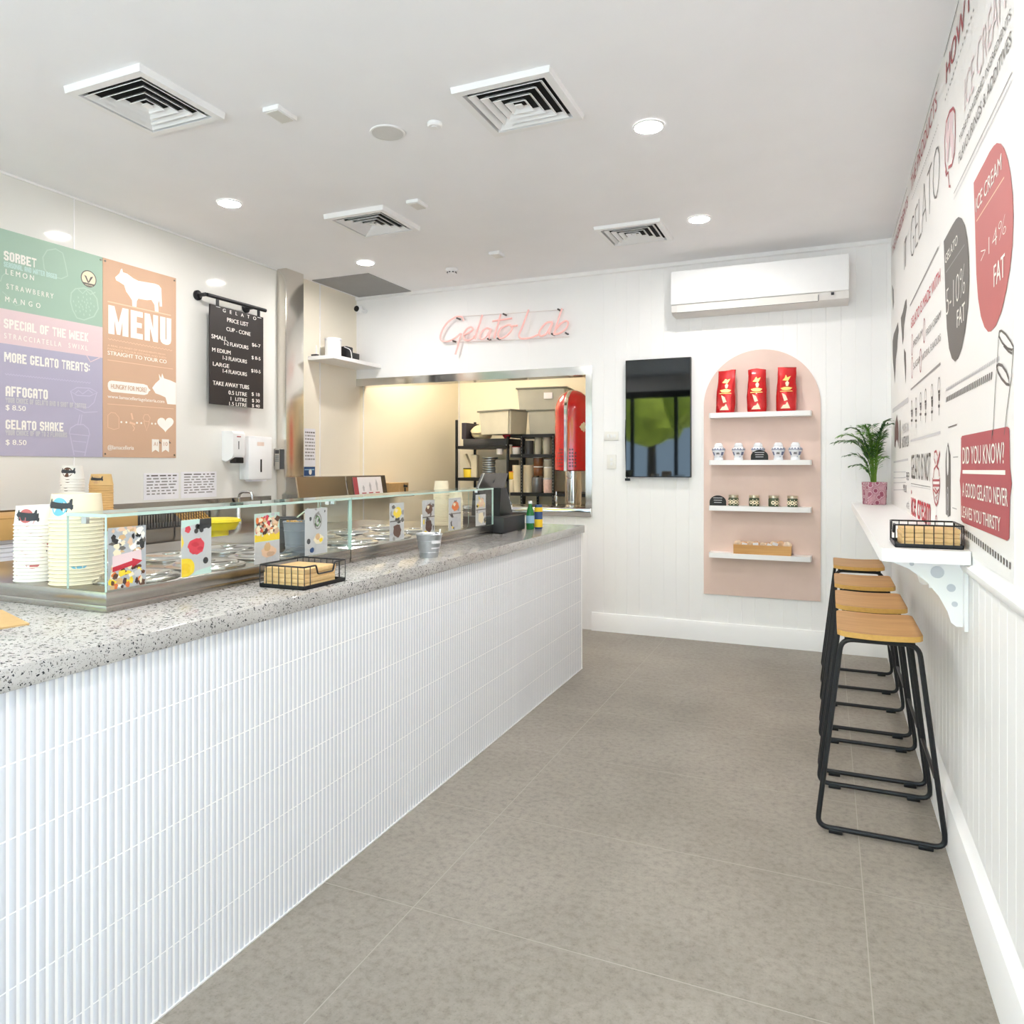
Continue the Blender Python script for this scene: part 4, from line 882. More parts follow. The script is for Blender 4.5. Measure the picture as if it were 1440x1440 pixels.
for k, hh in enumerate((.06, .09, .115)):
    yc = y0+.15+k*.11; slab(yc-.014, yc+.014, z0+.05, z0+.05+hh*.5, INK['pale'], .002); b.poly([(-3.9525-.035*(z-1.08)/.2+.0024, y, z) for y, z in ((yc, z0+.045), (yc+.018, z0+.05+hh*.55), (yc, z0+.05+hh*.95), (yc-.018, z0+.05+hh*.55))], INK['silver']); slab(yc-.035, yc+.035, z0+.026, z0+.036, INK['red'], .002)
obj('price_card', b, PAPER, t, keep=True)
t = thing('kraft_box', 'open kraft takeaway box with a dark bull print beside the cone price card', 'box', (-4.05, 6.3, 1.08))
b = MB(); b.prism([(-4.12, 6.12, 1.08), (-3.98, 6.12, 1.08), (-3.965, 6.10, 1.2), (-4.135, 6.10, 1.2)], (0, .36, 0), KRAFT); b.box(-3.975, -3.968, 6.285, 6.29, 1.09, 1.195, INK['tan']); obj('body', b, KRAFT, t)
b = MB(); b.poly([(-3.962-.0+.0005, 6.40+.045*x, 1.16+.05*y) for x, y in COW]); b.box(-3.964, -3.9615, 6.38, 6.40, 1.10, 1.15); obj('print', b, INK['cow'], t)
b = MB(); b.box(L+.001, -3.93, 6.06, 6.52, 1.062, 1.08); tag(obj('steel_ledge', b, STEEL), 'narrow steel ledge under the kraft box on the cream wall', 'ledge')

# ================================================================== MURAL WALL
MX = R-.004
t = thing('wall_mural', 'white printed mural about ice cream and gelato with red and grey graphics', 'mural', (MX, 4.0, 1.09))
b = MB(); b.box(MX, R-.0005, 2.11, D-.001, 1.09, 2.985, MURAL); F = Face(0, MX, -1, b)
I = INK
def dash(x0, y0, x1, y1, n, w_, m, duty=.6):
    (u0, v0), (u1, v1) = F.px(x0, y0), F.px(x1, y1)
    for i in range(n): F.stroke([(u0+(u1-u0)*i/n, v0+(v1-v0)*i/n), (u0+(u1-u0)*(i+duty)/n, v0+(v1-v0)*(i+duty)/n)], w_, m)
def hatch(x0, yt0, yb0, x1, yt1, yb1, n, m, lean=0):
    u0, vt0 = F.px(x0, yt0); _, vb0 = F.px(x0, yb0); u1, vt1 = F.px(x1, yt1); _, vb1 = F.px(x1, yb1)
    for i in range(n):
        a = i/n; c = (i+.5)/n; L_ = lambda p, q, s: p+(q-p)*s
        F.poly([(L_(u0, u1, a), L_(vb0, vb1, a)), (L_(u0, u1, c), L_(vb0, vb1, c)), (L_(u0, u1, c+lean/n), L_(vt0, vt1, c)), (L_(u0, u1, a+lean/n), L_(vt0, vt1, a))], m)
F.pstroke([(1349, 0), (1328, 80)], .006, I['dark']); F.pstroke([(1321, 103), (1281, 247)], .006, I['grey']); F.pstroke([(1276, 264), (1256, 334)], .006, I['grey'])
u0, v0 = F.px(1331, 119); _, v1 = F.px(1331, 88); F.text("HOW IT'S", u0, v0, 2.50, v1, I['red'], .02)
dash(1329.5, 141, 1372, 6, 16, .007, I['grey'], .4)
u0, v0 = F.px(1357, 158); _, v1 = F.px(1357, 112); F.text('ICE CREAM', u0, v0, 2.2, v1, I['pink'], -.012); F.text('ICE CREAM', u0-.004, v0-.004, 2.196, v1-.004, MURAL, -.03, .0024)
F.ptext('MORE POWDERED INGREDIENTS,', 1350, 190, 202, 1423.5, I['dark'], 0); F.ptext('FLAVOURINGS & ADDITIVES', 1349, 216, 231, 1423, I['dark'], 0)
F.pstroke([(1342, 272), (1424, 101)], .003, I['grey']); dash(1342, 280, 1424, 112, 60, .008, I['pale'], .5)
F.pstroke([(1332, 246), (1329.5, 228), (1329, 195), (1331, 172), (1336, 157), (1341, 152), (1343.5, 158), (1344, 190), (1343, 215), (1339, 232), (1334, 236)], .012, I['red'])
F.pstroke([(1330, 240), (1331, 247), (1334, 242), (1335, 262), (1337, 262)], .01, I['red'])
for p in ((1332, 185), (1336, 175), (1339, 168), (1334, 200), (1338, 190), (1333, 212), (1340, 205)): c = F.px(*p); F.ell(c[0], c[1], .03, .045, I['pink'], .0009+.00013*(p[1] % 7), 10)
def balloon(pts, m): F.ppoly(pts, m, .0012)
balloon([(1369.8, 257), (1377, 243), (1385, 228), (1392, 214), (1398, 205), (1402.5, 201), (1408, 202), (1413, 209), (1418, 224), (1422, 245), (1425, 275), (1426, 305), (1424.5, 345), (1421, 378), (1416, 408), (1409, 438), (1401, 458), (1394, 466), (1390, 466.5), (1385, 460), (1380, 445), (1376, 420), (1373.5, 385), (1372.5, 350), (1371.5, 310)], I['balloon'])
F.ptext('ICE CREAM', 1373.5, 279, 299, 1409.5, w, .006); F.pstroke([(1374, 311), (1413, 249)], .004, I['lightpeach']); F.ptext('>14%', 1380.5, 349, 372, 1416, w, -.02); F.ptext('FAT', 1398.5, 374, 404, 1414.5, w, .03)
balloon([(1327.6, 339), (1333, 329), (1340, 316), (1345, 308), (1348.5, 305), (1353, 307), (1357.5, 317), (1361, 335), (1363.3, 362), (1363.6, 395), (1362, 430), (1358, 465), (1353, 490), (1348, 504), (1343.5, 508.5), (1339, 504), (1335, 490), (1332, 462), (1330, 420), (1328.8, 380)], I['dark'])
F.ptext('GELATO', 1330, 359, 372, 1347.5, w, .03); F.pstroke([(1331, 383), (1357, 344)], .004, I['grey']); F.ptext('5-10%', 1331.5, 408, 444, 1358, w, -.02); F.ptext('FAT', 1346.5, 437, 461, 1358, w, .02)
u0, v0 = F.px(1281.5, 271); _, v1 = F.px(1281.5, 251); u1 = F.px(1318, 140)[0]; F.text('THE PRODUCTS', u0, v0, u1, v1, I['red'], .0); dash(1283, 280, 1321, 172, 30, .006, I['grey'], .4)
u0, v0 = F.px(1255, 361); _, v1 = F.px(1255, 348); u1 = F.px(1277, 290)[0]; F.text('THE INGREDIENTS', u0, v0, u1, v1, I['red'], 0)
u0, v0 = F.px(1281, 367); _, v1 = F.px(1281, 313); u1 = F.px(1322, 212)[0]; F.text('GELATO', u0, v0, u1, v1, I['dark'], -.03)
u0, v0 = F.px(1272, 380); _, v1 = F.px(1272, 340); F.text('IT', u0, v0, u0-.14, v1, I['grey'], .02)
F.pstroke([(1280, 430), (1320, 348)], .012, I['grey'])
F.ptext('GELATO IS MADE WITH', 1281.5, 449, 463, 1323, I['crimson'], .0)
F.ptext('PREMIUM', 1285, 480, 489, 1297.5, I['grey'], .01); F.ptext('FRESH CREAM', 1303, 464, 473, 1323.5, I['grey'], .01); F.ptext('SUGAR', 1285, 511, 520, 1294.5, I['grey'], .01); F.ptext('NATURAL FLAVOURS', 1297, 499, 508, 1323.5, I['grey'], .01)
for p in ((1283, 485), (1300, 465), (1283, 517), (1295, 507)): c = F.px(*p); F.ring(c[0], c[1], .035, .055, .008, I['red'])
F.pstroke([(1281, 548), (1323, 511)], .01, I['grey'])
wm = [((1255.5, 480), (1257, 470), (1260, 462), (1263, 453), (1264, 465), (1262.5, 478), (1262, 490), (1260, 505), (1259.5, 520), (1258.5, 540), (1257.5, 525), (1256, 510), (1255.5, 495)), ((1267, 447), (1270, 438), (1273, 424), (1275, 420), (1275.5, 432), (1273.5, 445), (1271.5, 458), (1271, 475), (1269.5, 485), (1268.5, 470), (1267.5, 458)), ((1271.5, 490), (1274, 496), (1274.5, 515), (1273.8, 540), (1272.5, 520), (1271.5, 505)), ((1254.5, 400), (1257, 408), (1257.5, 425), (1256, 437), (1255, 420))]
for q_ in wm: F.ppoly(q_, I['dark'] if q_[0][1] > 410 else I['grey'])
F.pstroke([(1255.5, 578), (1277.5, 562)], .03, I['pale'])
F.ppoly([(1258, 627), (1258.3, 605), (1260, 590), (1261.5, 583), (1263.2, 595), (1264, 610), (1263.8, 630), (1262.8, 622), (1261.5, 618), (1260, 622), (1259.5, 630)], mat('maroon_print', (112, 78, 76), .5, noise=.05)); F.ppoly([(1265.3, 592), (1266.3, 590), (1266.8, 630), (1265.4, 631)], I['dark'])
F.ptext('MADE IN', 1269, 598, 610, 1278, I['pale'], .01); F.ptext('AUSTRALIA', 1268.5, 615, 630, 1278.5, I['grey'], .02)
F.pstroke([(1257, 650), (1277.5, 646)], .012, I['pale'])
for k, y in enumerate((664, 672, 679, 689)): F.pstroke([(1257, y), (1274, y-.5)], .006, I['pale'])
F.ptext('PREP', 1275, 664, 675, 1279, I['dark'], .0); F.ptext('MILK', 1270.5, 681, 691, 1275.5, I['dark'], .0); F.ptext('AGE', 1275, 706, 714, 1279, I['grey'], 0)
for i, (x, ya, yb) in enumerate(((1282.5, 566, 600), (1288.5, 561, 602), (1295, 555, 592), (1302, 549, 594), (1311, 542, 592), (1321, 533, 584))):
    h_ = yb-ya; c = F.px(x, ya+h_*.2); F.ring(c[0], c[1], .03, .035, .006, I['dark']); F.pstroke([(x-1.2, ya+h_*.36), (x+1.2, ya+h_*.34)], .012, I['dark']); F.ppoly([(x-1.3, ya+h_*.42), (x+1.3, ya+h_*.4), (x+.8, ya+h_*.6), (x-.9, ya+h_*.6)], I['dark'] if i > 3 else I['grey']); F.pstroke([(x, ya+h_*.62), (x, yb)], .008, I['dark']); F.pstroke([(x-1.2, ya+h_*.75), (x+1.2, ya+h_*.74)], .012, I['dark'])
dash(1331, 548, 1407, 503, 40, .012, I['pale'], .5)
hatch(1330.5, 559, 566, 1396.5, 522, 533, 30, I['dark'], .35)
F.pstroke([(1281, 620), (1323, 608)], .012, I['pale'])
F.ptext('GELATO IS NOT', 1281.8, 639.5, 673, 1309, I['dark'], 0); F.pstroke([(1281.5, 680), (1309, 685)], .004, I['grey']); F.pstroke([(1281.5, 683), (1309, 688)], .004, I['pale'])
F.ptext('ice cream', 1281.8, 689, 724, 1309, I['crimson'], .015)
F.pstroke([(1316, 652), (1314, 645), (1314.5, 636), (1317, 634), (1319, 641), (1318, 652)], .01, I['red']); F.pstroke([(1318, 655), (1320.5, 645), (1322, 636)], .02, I['red'])
F.pstroke([(1313, 672), (1314, 660), (1317, 655), (1320.5, 660), (1321.5, 670)], .01, I['red'])
F.ppoly([(1312, 674), (1322, 674), (1322, 677), (1312, 677)], I['red']); F.ppoly([(1312, 681), (1322, 681), (1322, 684.5), (1312, 684.5)], I['red'])
F.pstroke([(1312, 672), (1312.5, 690), (1315, 706), (1317, 711), (1319.5, 706), (1321.5, 690), (1322, 672)], .012, I['red']); F.pstroke([(1313, 688), (1317, 694), (1321, 688)], .01, I['red']); F.pstroke([(1315, 686), (1320, 694), (1316, 700), (1318.5, 705)], .008, I['red']); F.pstroke([(1317, 711), (1317, 731)], .004, I['pale']); c = F.px(1317, 737); F.ring(c[0], c[1], .03, .035, .008, I['red'])
F.ppoly([(1333.5, 622), (1335, 632), (1337, 640), (1337, 725), (1334, 727), (1330.5, 723), (1330, 650), (1330.5, 638)], I['dark']); c = F.px(1333.6, 648); F.ell(c[0], c[1], .022, .055, MURAL, .0022)
c = F.px(1333.6, 706); F.ring(c[0], c[1], .022, .055, .006, I['pale'], .0022); F.ring(c[0], c[1], .01, .03, .005, I['pale'], .0022)
F.pstroke([(1334, 601), (1346, 597)], .004, I['dark']); F.pstroke([(1341, 643), (1348, 642.5)], .003, I['grey']); F.pstroke([(1340, 714), (1346, 716)], .003, I['grey'])
gl = I['dark']
F.pstroke([(1405, 472), (1406, 466), (1409, 465), (1415, 470), (1422, 480), (1426, 488), (1424, 492), (1418, 490), (1410, 482), (1405, 472)], .006, gl); F.pstroke([(1405, 473), (1403, 510), (1400, 550), (1397, 612)], .005, gl); F.pstroke([(1426, 489), (1423, 530), (1417, 575), (1413, 612)], .005, gl); F.pstroke([(1402, 515), (1405, 512), (1410, 514), (1416, 523), (1419, 532), (1420, 541), (1416, 540), (1409, 532), (1404, 523), (1402, 515)], .008, gl); F.pstroke([(1412, 486), (1419, 494), (1424, 497)], .006, gl)
# the red panel
F.ppoly([(1353.5, 613), (1417, 600), (1420, 602), (1421, 657), (1423.5, 680), (1421, 700), (1420, 757), (1417, 760.5), (1355, 735), (1352, 731), (1351.5, 690), (1350.2, 676), (1351.8, 660), (1352, 616)], I['red'], .0012)
F.pstroke([(1396.5, 612), (1396.2, 606)], .005, gl, .002); F.pstroke([(1395.5, 618), (1396.5, 605)], .004, I['maroon_print'] if 'maroon_print' in I else gl, .002)
F.ptext('DID YOU KNOW?', 1354.5, 629, 652.5, 1413.5, w, .02); F.pstroke([(1354.5, 663.5), (1415, 664.5)], .012, w, .002)
F.ptext('A GOOD GELATO NEVER', 1354.2, 678.5, 698, 1418.5, w, .02); F.ptext('LEAVES YOU THIRSTY', 1353.5, 711, 727, 1408, w, .02)
hatch(1343, 733, 742, 1424, 793, 803, 26, I['dark'])
hatch(1343, 733, 742, 1424, 793, 803, 26, I['dark']) if False else None
obj('print', b, None, t, keep=True)
# reading bar: laminate shelf, brackets
SZ = 1.108; SY0 = 2.66; SX0 = .158
t = thing('bar_shelf', 'long white laminate bar shelf along the mural wall', 'shelf', (.29, 4.2, SZ-.042))
b = MB(); pts = [(R-.001, D-.001), (SX0, D-.001), (SX0, SY0+.02), (SX0+.006, SY0+.006), (SX0+.02, SY0), (R-.03, SY0), (R-.008, SY0+.008), (R-.001, SY0+.03)]
b.prism([(x, y, SZ-.042) for x, y in pts], (0, 0, .042)); obj('top', b, WHITEL, t)
def bracket(y, label):
    t = thing('shelf_bracket', label, 'bracket', (R, y, .84), 'white shelf brackets under the bar')
    pr = [(R-.001, SZ-.043), (R-.24, SZ-.043), (R-.24, SZ-.052), (R-.215, SZ-.06), (R-.17, SZ-.078), (R-.12, SZ-.115), (R-.08, SZ-.165), (R-.055, SZ-.215), (R-.045, SZ-.25), (R-.03, SZ-.262), (R-.001, SZ-.262)]
    b = MB(); b.prism([(x, y-.009, z) for x, z in pr], (0, .018, 0)); obj('web', b, WHITEL, t)
    b = MB(); b.box(R-.012, R-.001, y-.045, y+.045, SZ-.27, SZ-.043); obj('wall_plate', b, WHITEL, t)
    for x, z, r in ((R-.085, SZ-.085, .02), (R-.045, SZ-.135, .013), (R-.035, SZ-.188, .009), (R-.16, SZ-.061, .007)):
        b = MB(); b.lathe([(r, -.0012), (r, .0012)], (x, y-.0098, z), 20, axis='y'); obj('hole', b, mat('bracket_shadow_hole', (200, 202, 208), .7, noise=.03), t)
bracket(2.80, 'white cut-out bracket holding the near end of the bar shelf'); bracket(3.72, 'white cut-out bracket under the bar shelf, second along'); bracket(4.65, 'white cut-out bracket under the bar shelf, third along, above the far stools'); 
basket('napkin_basket', .205, .40, 2.715, 2.925, SZ, 'black wire basket of kraft napkins on the white bar shelf', None, -1)
napkins(.226, .392, 2.725, 2.90, SZ+.004, 4, .015, 'folded kraft napkin bundle in the bar shelf basket, %s', 'napkin bundles in the bar shelf basket')

# potted palm
px_, py_ = .296, 5.62
t = thing('potted_palm', 'small green parlour palm in a pink floral square pot on the bar shelf', 'potted plant', (px_, py_, SZ))
m, nt, p = nodes('pink_floral_ceramic'); tc = N(nt, 'ShaderNodeTexCoord'); v = N(nt, 'ShaderNodeTexVoronoi', Scale=26.0); nt.links.new(tc.outputs['Object'], v.inputs['Vector'])
r_ = ramp(nt, [(0, lin((120, 50, 72))), (.22, lin((150, 84, 104))), (.34, lin((146, 76, 98))), (.42, lin((214, 186, 192))), (.5, lin((166, 112, 128))), (.75, lin((186, 142, 152)))]); nt.links.new(v.outputs['Distance'], r_.inputs[0]); nt.links.new(r_.outputs[0], p.inputs['Base Color']); p.inputs['Roughness'].default_value = .2
b = MB(); s_ = .056; h_ = .155
def sq(r, z, c=.2):
    o = []
    for k in range(4):
        a = PI/4*2*k+PI/4+math.radians(-67)
        for da in (-.16, -.06, .06, .16): o.append((px_+r*1.414*math.cos(a+da)*(1-.12*(.16-abs(da))/.16*.35), py_+r*1.414*math.sin(a+da)*(1-.12*(.16-abs(da))/.16*.35), z))
    return o
rings = [[b.bm.verts.new(q_) for q_ in sq(r, z)] for r, z in ((.050, SZ), (.053, SZ+.004), (.057, SZ+h_-.004), (.056, SZ+h_), (.051, SZ+h_), (.049, SZ+h_-.03))]
for a, c in zip(rings, rings[1:]):
    for k in range(16): b.face([a[k], a[(k+1) % 16], c[(k+1) % 16], c[k]])
b.face(rings[0]); obj('pot', b, m, t)
b = MB(); b.lathe([(.047, SZ+h_-.028), (.047, SZ+h_-.022)], (px_, py_, 0), 16); obj('soil', b, mat('dark_soil', (60, 48, 36), .95, noise=.3, scale=80), t)
LEAF = mat('palm_leaf_green', (96, 142, 52), .45, noise=.22, scale=30); LEAF2 = mat('dark_palm_leaf', (62, 98, 52), .45, noise=.2, scale=30); STEMM = mat('palm_stem_green', (104, 138, 50), .5, noise=.15, scale=30)
rnd = random.Random(5)
def frond(az, reach, top, n, col, leaf):
    b = MB(); b.mats = [STEMM, col]; base = Vector((px_+.012*math.cos(az)+rnd.uniform(-.01, .01), py_+.012*math.sin(az), SZ+h_-.03)); d = Vector((math.cos(az), math.sin(az), 0)); pts = []
    for i in range(13):
        s = i/12; pts.append(base+d*reach*(s**1.9)+Vector((0, 0, top*(1-(1-s)**1.7)-reach*.42*max(0, s-.55)**1.6*2)))
    b.tube(pts, [.0032*(1-.7*i/12) for i in range(13)], 5, STEMM)
    n = int(n*1.35)
    for i in range(n):
        s = .34+.66*i/(n-1); k = min(11, int(s*12)); f = s*12-k; p_ = pts[k].lerp(pts[k+1], f); tg = (pts[min(12, k+1)]-pts[k]).normalized()
        side = tg.cross(Vector((0, 0, 1))); side = side.normalized() if side.length > .05 else Vector((-d.y, d.x, 0))
        ln = leaf*(.5+.5*math.sin(PI*min(1, (s-.34)/.66*.75+.22)))*rnd.uniform(.85, 1.1)
        for sg in (1, -1):
            dr = (side*sg*.80+tg*.72+Vector((0, 0, rnd.uniform(-.18, .14)))).normalized(); wv = (dr.cross(Vector((0, 0, 1)))+Vector((0, 0, rnd.uniform(-.6, .6)))).normalized()*.0052
            q1 = p_+dr*ln*.3+Vector((0, 0, .003)); q2 = p_+dr*ln*.68; q3 = p_+dr*ln-Vector((0, 0, ln*.14))
            vs = [b.bm.verts.new(x) for x in (p_, q1+wv, q1-wv, q2+wv*.85, q2-wv*.85, q3)]
            b.face([vs[0], vs[1], vs[2]], col, True); b.face([vs[1], vs[3], vs[4], vs[2]], col, True); b.face([vs[3], vs[5], vs[4]], col, True)
    obj('frond', b, None, t, keep=True)
for az, reach, top, n, c, lf in ((3.3, .24, .36, 14, LEAF2, .095), (2.9, .20, .40, 14, LEAF, .095), (3.7, .18, .35, 13, LEAF2, .09), (3.1, .15, .44, 13, LEAF2, .09), (4.2, .15, .40, 13, LEAF, .085), (4.9, .12, .38, 12, LEAF2, .08), (5.6, .11, .45, 13, LEAF2, .085), (.1, .085, .47, 12, LEAF2, .08), (.6, .07, .36, 10, LEAF, .065), (1.6, .10, .45, 12, LEAF2, .08), (2.2, .12, .44, 12, LEAF, .085), (3.4, .16, .25, 11, LEAF2, .08), (3.0, .13, .17, 10, LEAF2, .07), (4.0, .10, .15, 9, LEAF, .065), (5.3, .09, .22, 9, LEAF, .065), (.9, .06, .27, 9, LEAF, .06), (4.5, .05, .36, 11, LEAF, .075), (3.3, .07, .43, 12, LEAF, .08), (2.9, .05, .3, 10, LEAF, .065), (5.0, .05, .30, 10, LEAF, .065), (2.0, .04, .36, 10, LEAF, .07), (4.0, .06, .30, 10, LEAF, .07)):
    frond(az, reach, top, n, c, lf)

# ================================================================== STOOLS
def make_stool():
    t = thing('bar_stool', '', 'bar stool', (0, 0, 0), 'bar stools under the bar shelf')
    # origin: floor, middle of the stool; X toward the wall, Y along the bar
    b = MB(); nx, ny = 10, 14; hx, hy = .142, .215; top = []; bot = []
    def pos(i, j, z):
        u, v_ = -1+2*i/nx, -1+2*j/ny; x, y = u*hx, v_*hy
        cr = .035; ax_, ay = hx-abs(x), hy-abs(y)
        if ax_ < cr and ay < cr:
            dx, dy = cr-ax_, cr-ay; l = math.hypot(dx, dy)
            if l > cr: k = cr/l; x = math.copysign(hx-cr+dx*k, x); y = math.copysign(hy-cr+dy*k, y)
        dish = .012*(1-(v_)**2)*0-.006*math.cos(u*PI/2)+.010*abs(u)**4*0
        return (x, y, z+dish)
    T_ = [[b.bm.verts.new(pos(i, j, .762)) for j in range(ny+1)] for i in range(nx+1)]; B_ = [[b.bm.verts.new(pos(i, j, .742)) for j in range(ny+1)] for i in range(nx+1)]
    for i in range(nx):
        for j in range(ny): b.face([T_[i][j], T_[i+1][j], T_[i+1][j+1], T_[i][j+1]], SEAT, True); b.face([B_[i][j], B_[i][j+1], B_[i+1][j+1], B_[i+1][j]], SEAT)
    per = [(i, 0) for i in range(nx+1)]+[(nx, j) for j in range(1, ny+1)]+[(i, ny) for i in range(nx-1, -1, -1)]+[(0, j) for j in range(ny-1, 0, -1)]
    for a, c in zip(per, per[1:]+per[:1]): b.face([T_[a[0]][a[1]], B_[a[0]][a[1]], B_[c[0]][c[1]], T_[c[0]][c[1]]], SEATEDGE)
    obj('seat', b, None, t, local=True)
    for sy in (-1, 1):
        y0 = sy*.190; y1 = sy*.208
        P_ = lambda x, z: (x, y0+(y1-y0)*(1-z/.73), z)
        loop = fillet([P_(-.128, .727), P_(.128, .727), P_(.212, .017), P_(-.212, .017)], .042, 6, True)
        b = MB(); b.tube(loop, .0095, 10, closed=True); obj('sled_frame', b, BLACKM, t, local=True)
        for x in (-.148, .148):
            b = MB(); b.box(x-.024, x+.024, y1-.011, y1+.011, 0, .016, bev=.003); obj('foot', b, BLACKP, t, local=True)
    b = MB(); x = .205-.0; z = .26; xx = .128+(.212-.128)*(1-(z-.017)/.71); b.tube([(xx-.004, -.200, z), (xx-.004, .200, z)], .0075, 8); obj('foot_rail', b, BLACKM, t, local=True)
    for sx in (-.11, .11):
        b = MB(); b.tube([(sx, -.19, .73), (sx, .19, .73)], .0075, 8); obj('seat_rail', b, BLACKM, t, local=True)
    return t
st = make_stool()
for i, (y, lb) in enumerate(((3.195, 'black sled frame stool with oak seat nearest the camera, under the end bracket'), (3.747, 'black sled frame stool with oak seat, second in the row from the camera'), (4.355, 'black sled frame stool with oak seat, third in the row from the camera'), (5.125, 'black sled frame stool with oak seat closest to the back wall'))):
    o = st if i == 0 else dup(st); o.location = (.175, y, 0); o['label'] = lb

# ================================================================== BACK WALL
# arched display panel with four ledges
ax0, ax1 = -.894, -.048; axc = (ax0+ax1)/2; ar = (ax1-ax0)/2; azs = 2.262-ar
t = thing('arched_panel', 'dusty pink arched panel on the back wall carrying four white ledges', 'display panel', (axc, D, .37))
m, nt, p = nodes('dusty_pink_paint'); tc = N(nt, 'ShaderNodeTexCoord'); nz = N(nt, 'ShaderNodeTexNoise', Scale=4, Detail=5); nt.links.new(tc.outputs['Object'], nz.inputs[0]); r_ = ramp(nt, [(.3, lin((224, 197, 184))), (.7, lin((232, 206, 194)))]); nt.links.new(nz.outputs['Fac'], r_.inputs[0]); nt.links.new(r_.outputs[0], p.inputs['Base Color']); p.inputs['Roughness'].default_value = .5
b = MB(); pts = [(ax0, D-.012, .37), (ax1, D-.012, .37)]+[(axc+ar*math.cos(PI*i/40), D-.012, azs+ar*math.sin(PI*i/40)) for i in range(41)]
b.prism(pts, (0, .0115, 0)); obj('panel', b, m, t)
LX0, LX1, LY = -.838, -.108, D-.135
LZ = {}
for k, (z, lb) in enumerate(((1.779, ''), (1.418, ''), (1.069, ''), (.709, ''))):
    LZ[k] = z; b = MB(); pts = [(LX0, D-.012), (LX0, LY+.012), (LX0+.012, LY), (LX1-.03, LY), (LX1-.008, LY+.008), (LX1, LY+.03), (LX1, D-.012)]
    b.prism([(x, y, z-.037) for x, y in pts], (0, 0, .037)); obj('ledge', b, WHITEL, t)
# red coffee bags
REDF = mat('red_foil', (196, 20, 24), .22, .35, coat=.5, noise=.12, scale=14)
def coffee_bag(x, label, tilt):
    z0 = LZ[0]; y = D-.072; t = thing('coffee_bag', label, 'coffee bag', (x, y, z0), 'red foil coffee bags on the top ledge'); b = MB(); b.mats = [REDF]; rnd = random.Random(int(abs(x)*1000)); rings = []
    for i, (z, wx_, wy) in enumerate(((0, .066, .042), (.012, .071, .046), (.06, .073, .047), (.12, .072, .044), (.17, .070, .036), (.21, .067, .024), (.25, .064, .014), (.29, .063, .007), (.318, .064, .003), (.335, .065, .002))):
        ring = []
        for k in range(20):
            a = 2*PI*k/20; c, s_ = math.cos(a), math.sin(a); e = .55
            xx = math.copysign(abs(c)**e, c)*wx_; yy = math.copysign(abs(s_)**e, s_)*wy; j = .0028 if 1 < i < 8 else 0
            ring.append(b.bm.verts.new((x+xx+rnd.uniform(-j, j)+tilt*z, y+yy+rnd.uniform(-j, j), z0+z*.975+(.006*math.sin(xx*40+x*9) if i > 7 else 0))))
        rings.append(ring)
    for a, c in zip(rings, rings[1:]):
        for k in range(20): b.face([a[k], a[(k+1) % 20], c[(k+1) % 20], c[k]], REDF, True)
    b.face(rings[0]); b.face(rings[-1]); obj('bag', b, None, t)
    b = MB(); F = Face(1, y-.0485, -1, b); gold = mat('gold_print', (244, 206, 120), .35, .3, noise=.05); pale = mat('cream_print', (250, 224, 196), .4, noise=.03)
    # the badge, script line and cup follow the belly of the bag
    def fol(v): zz = v-z0; return (y-.0485 if zz < .13 else y-.0485+(zz-.13)*.30)
    def fp(pts, m_):
        b.poly([(u+tilt*(v-z0), fol(v)-.0016, v) for u, v in pts], m_)
    E_ = lambda cx, cz, rx, rz, n=16, j=0: [(cx+rx*(1+j*math.sin(5*a))*math.cos(a), cz+rz*math.sin(a)) for a in [2*PI*i/n for i in range(n)]]
    fp(E_(x, z0+.168, .038, .013, 20, .12), gold); fp(E_(x+.004, z0+.205, .012, .02, 14, .2), pale); fp([(x-.03, z0+.232), (x+.01, z0+.225), (x+.028, z0+.262), (x+.002, z0+.252), (x-.006, z0+.285), (x-.014, z0+.25)], gold)
    fp([(x-.036, z0+.02), (x+.03, z0+.02), (x+.02, z0+.045), (x+.008, z0+.07), (x-.002, z0+.05), (x-.02, z0+.045)], pale); fp([(x-.012, z0+.075), (x+.012, z0+.082), (x-.004, z0+.12), (x-.03, z0+.135), (x-.022, z0+.105)], pale)
    fp([(x-.045, z0+.145), (x+.045, z0+.145), (x+.04, z0+.15), (x-.04, z0+.15)], gold)
    obj('print', b, None, t, keep=True)
for px, lb, tl_ in ((1020, 'red foil coffee bag at the left end of the top ledge', .04), (1064.5, 'red foil coffee bag in the middle of the top ledge', .0), (1105.5, 'red foil coffee bag at the right end of the top ledge', .02)):
    coffee_bag(U(px, 560, 1, D-.072)[0], lb, tl_)
# blue-white jars
def m_jar():
    m, nt, p = nodes('blue_white_china'); tc = N(nt, 'ShaderNodeTexCoord'); v = N(nt, 'ShaderNodeTexVoronoi', Scale=55.0); n = N(nt, 'ShaderNodeTexNoise', Scale=60, Detail=2); nt.links.new(tc.outputs['Object'], v.inputs['Vector']); nt.links.new(tc.outputs['Object'], n.inputs['Vector'])
    a = N(nt, 'ShaderNodeMath', operation='ADD'); nt.links.new(v.outputs['Distance'], a.inputs[0]); nt.links.new(n.outputs['Fac'], a.inputs[1])
    r_ = ramp(nt, [(.0, lin((40, 52, 110))), (.5, lin((90, 100, 150))), (.66, lin((238, 240, 244)))]); nt.links.new(a.outputs[0], r_.inputs[0]); nt.links.new(r_.outputs[0], p.inputs['Base Color']); p.inputs['Roughness'].default_value = .15; return m
CHINA = m_jar(); CHW = mat('white_china', (238, 240, 244), .15, noise=.02)
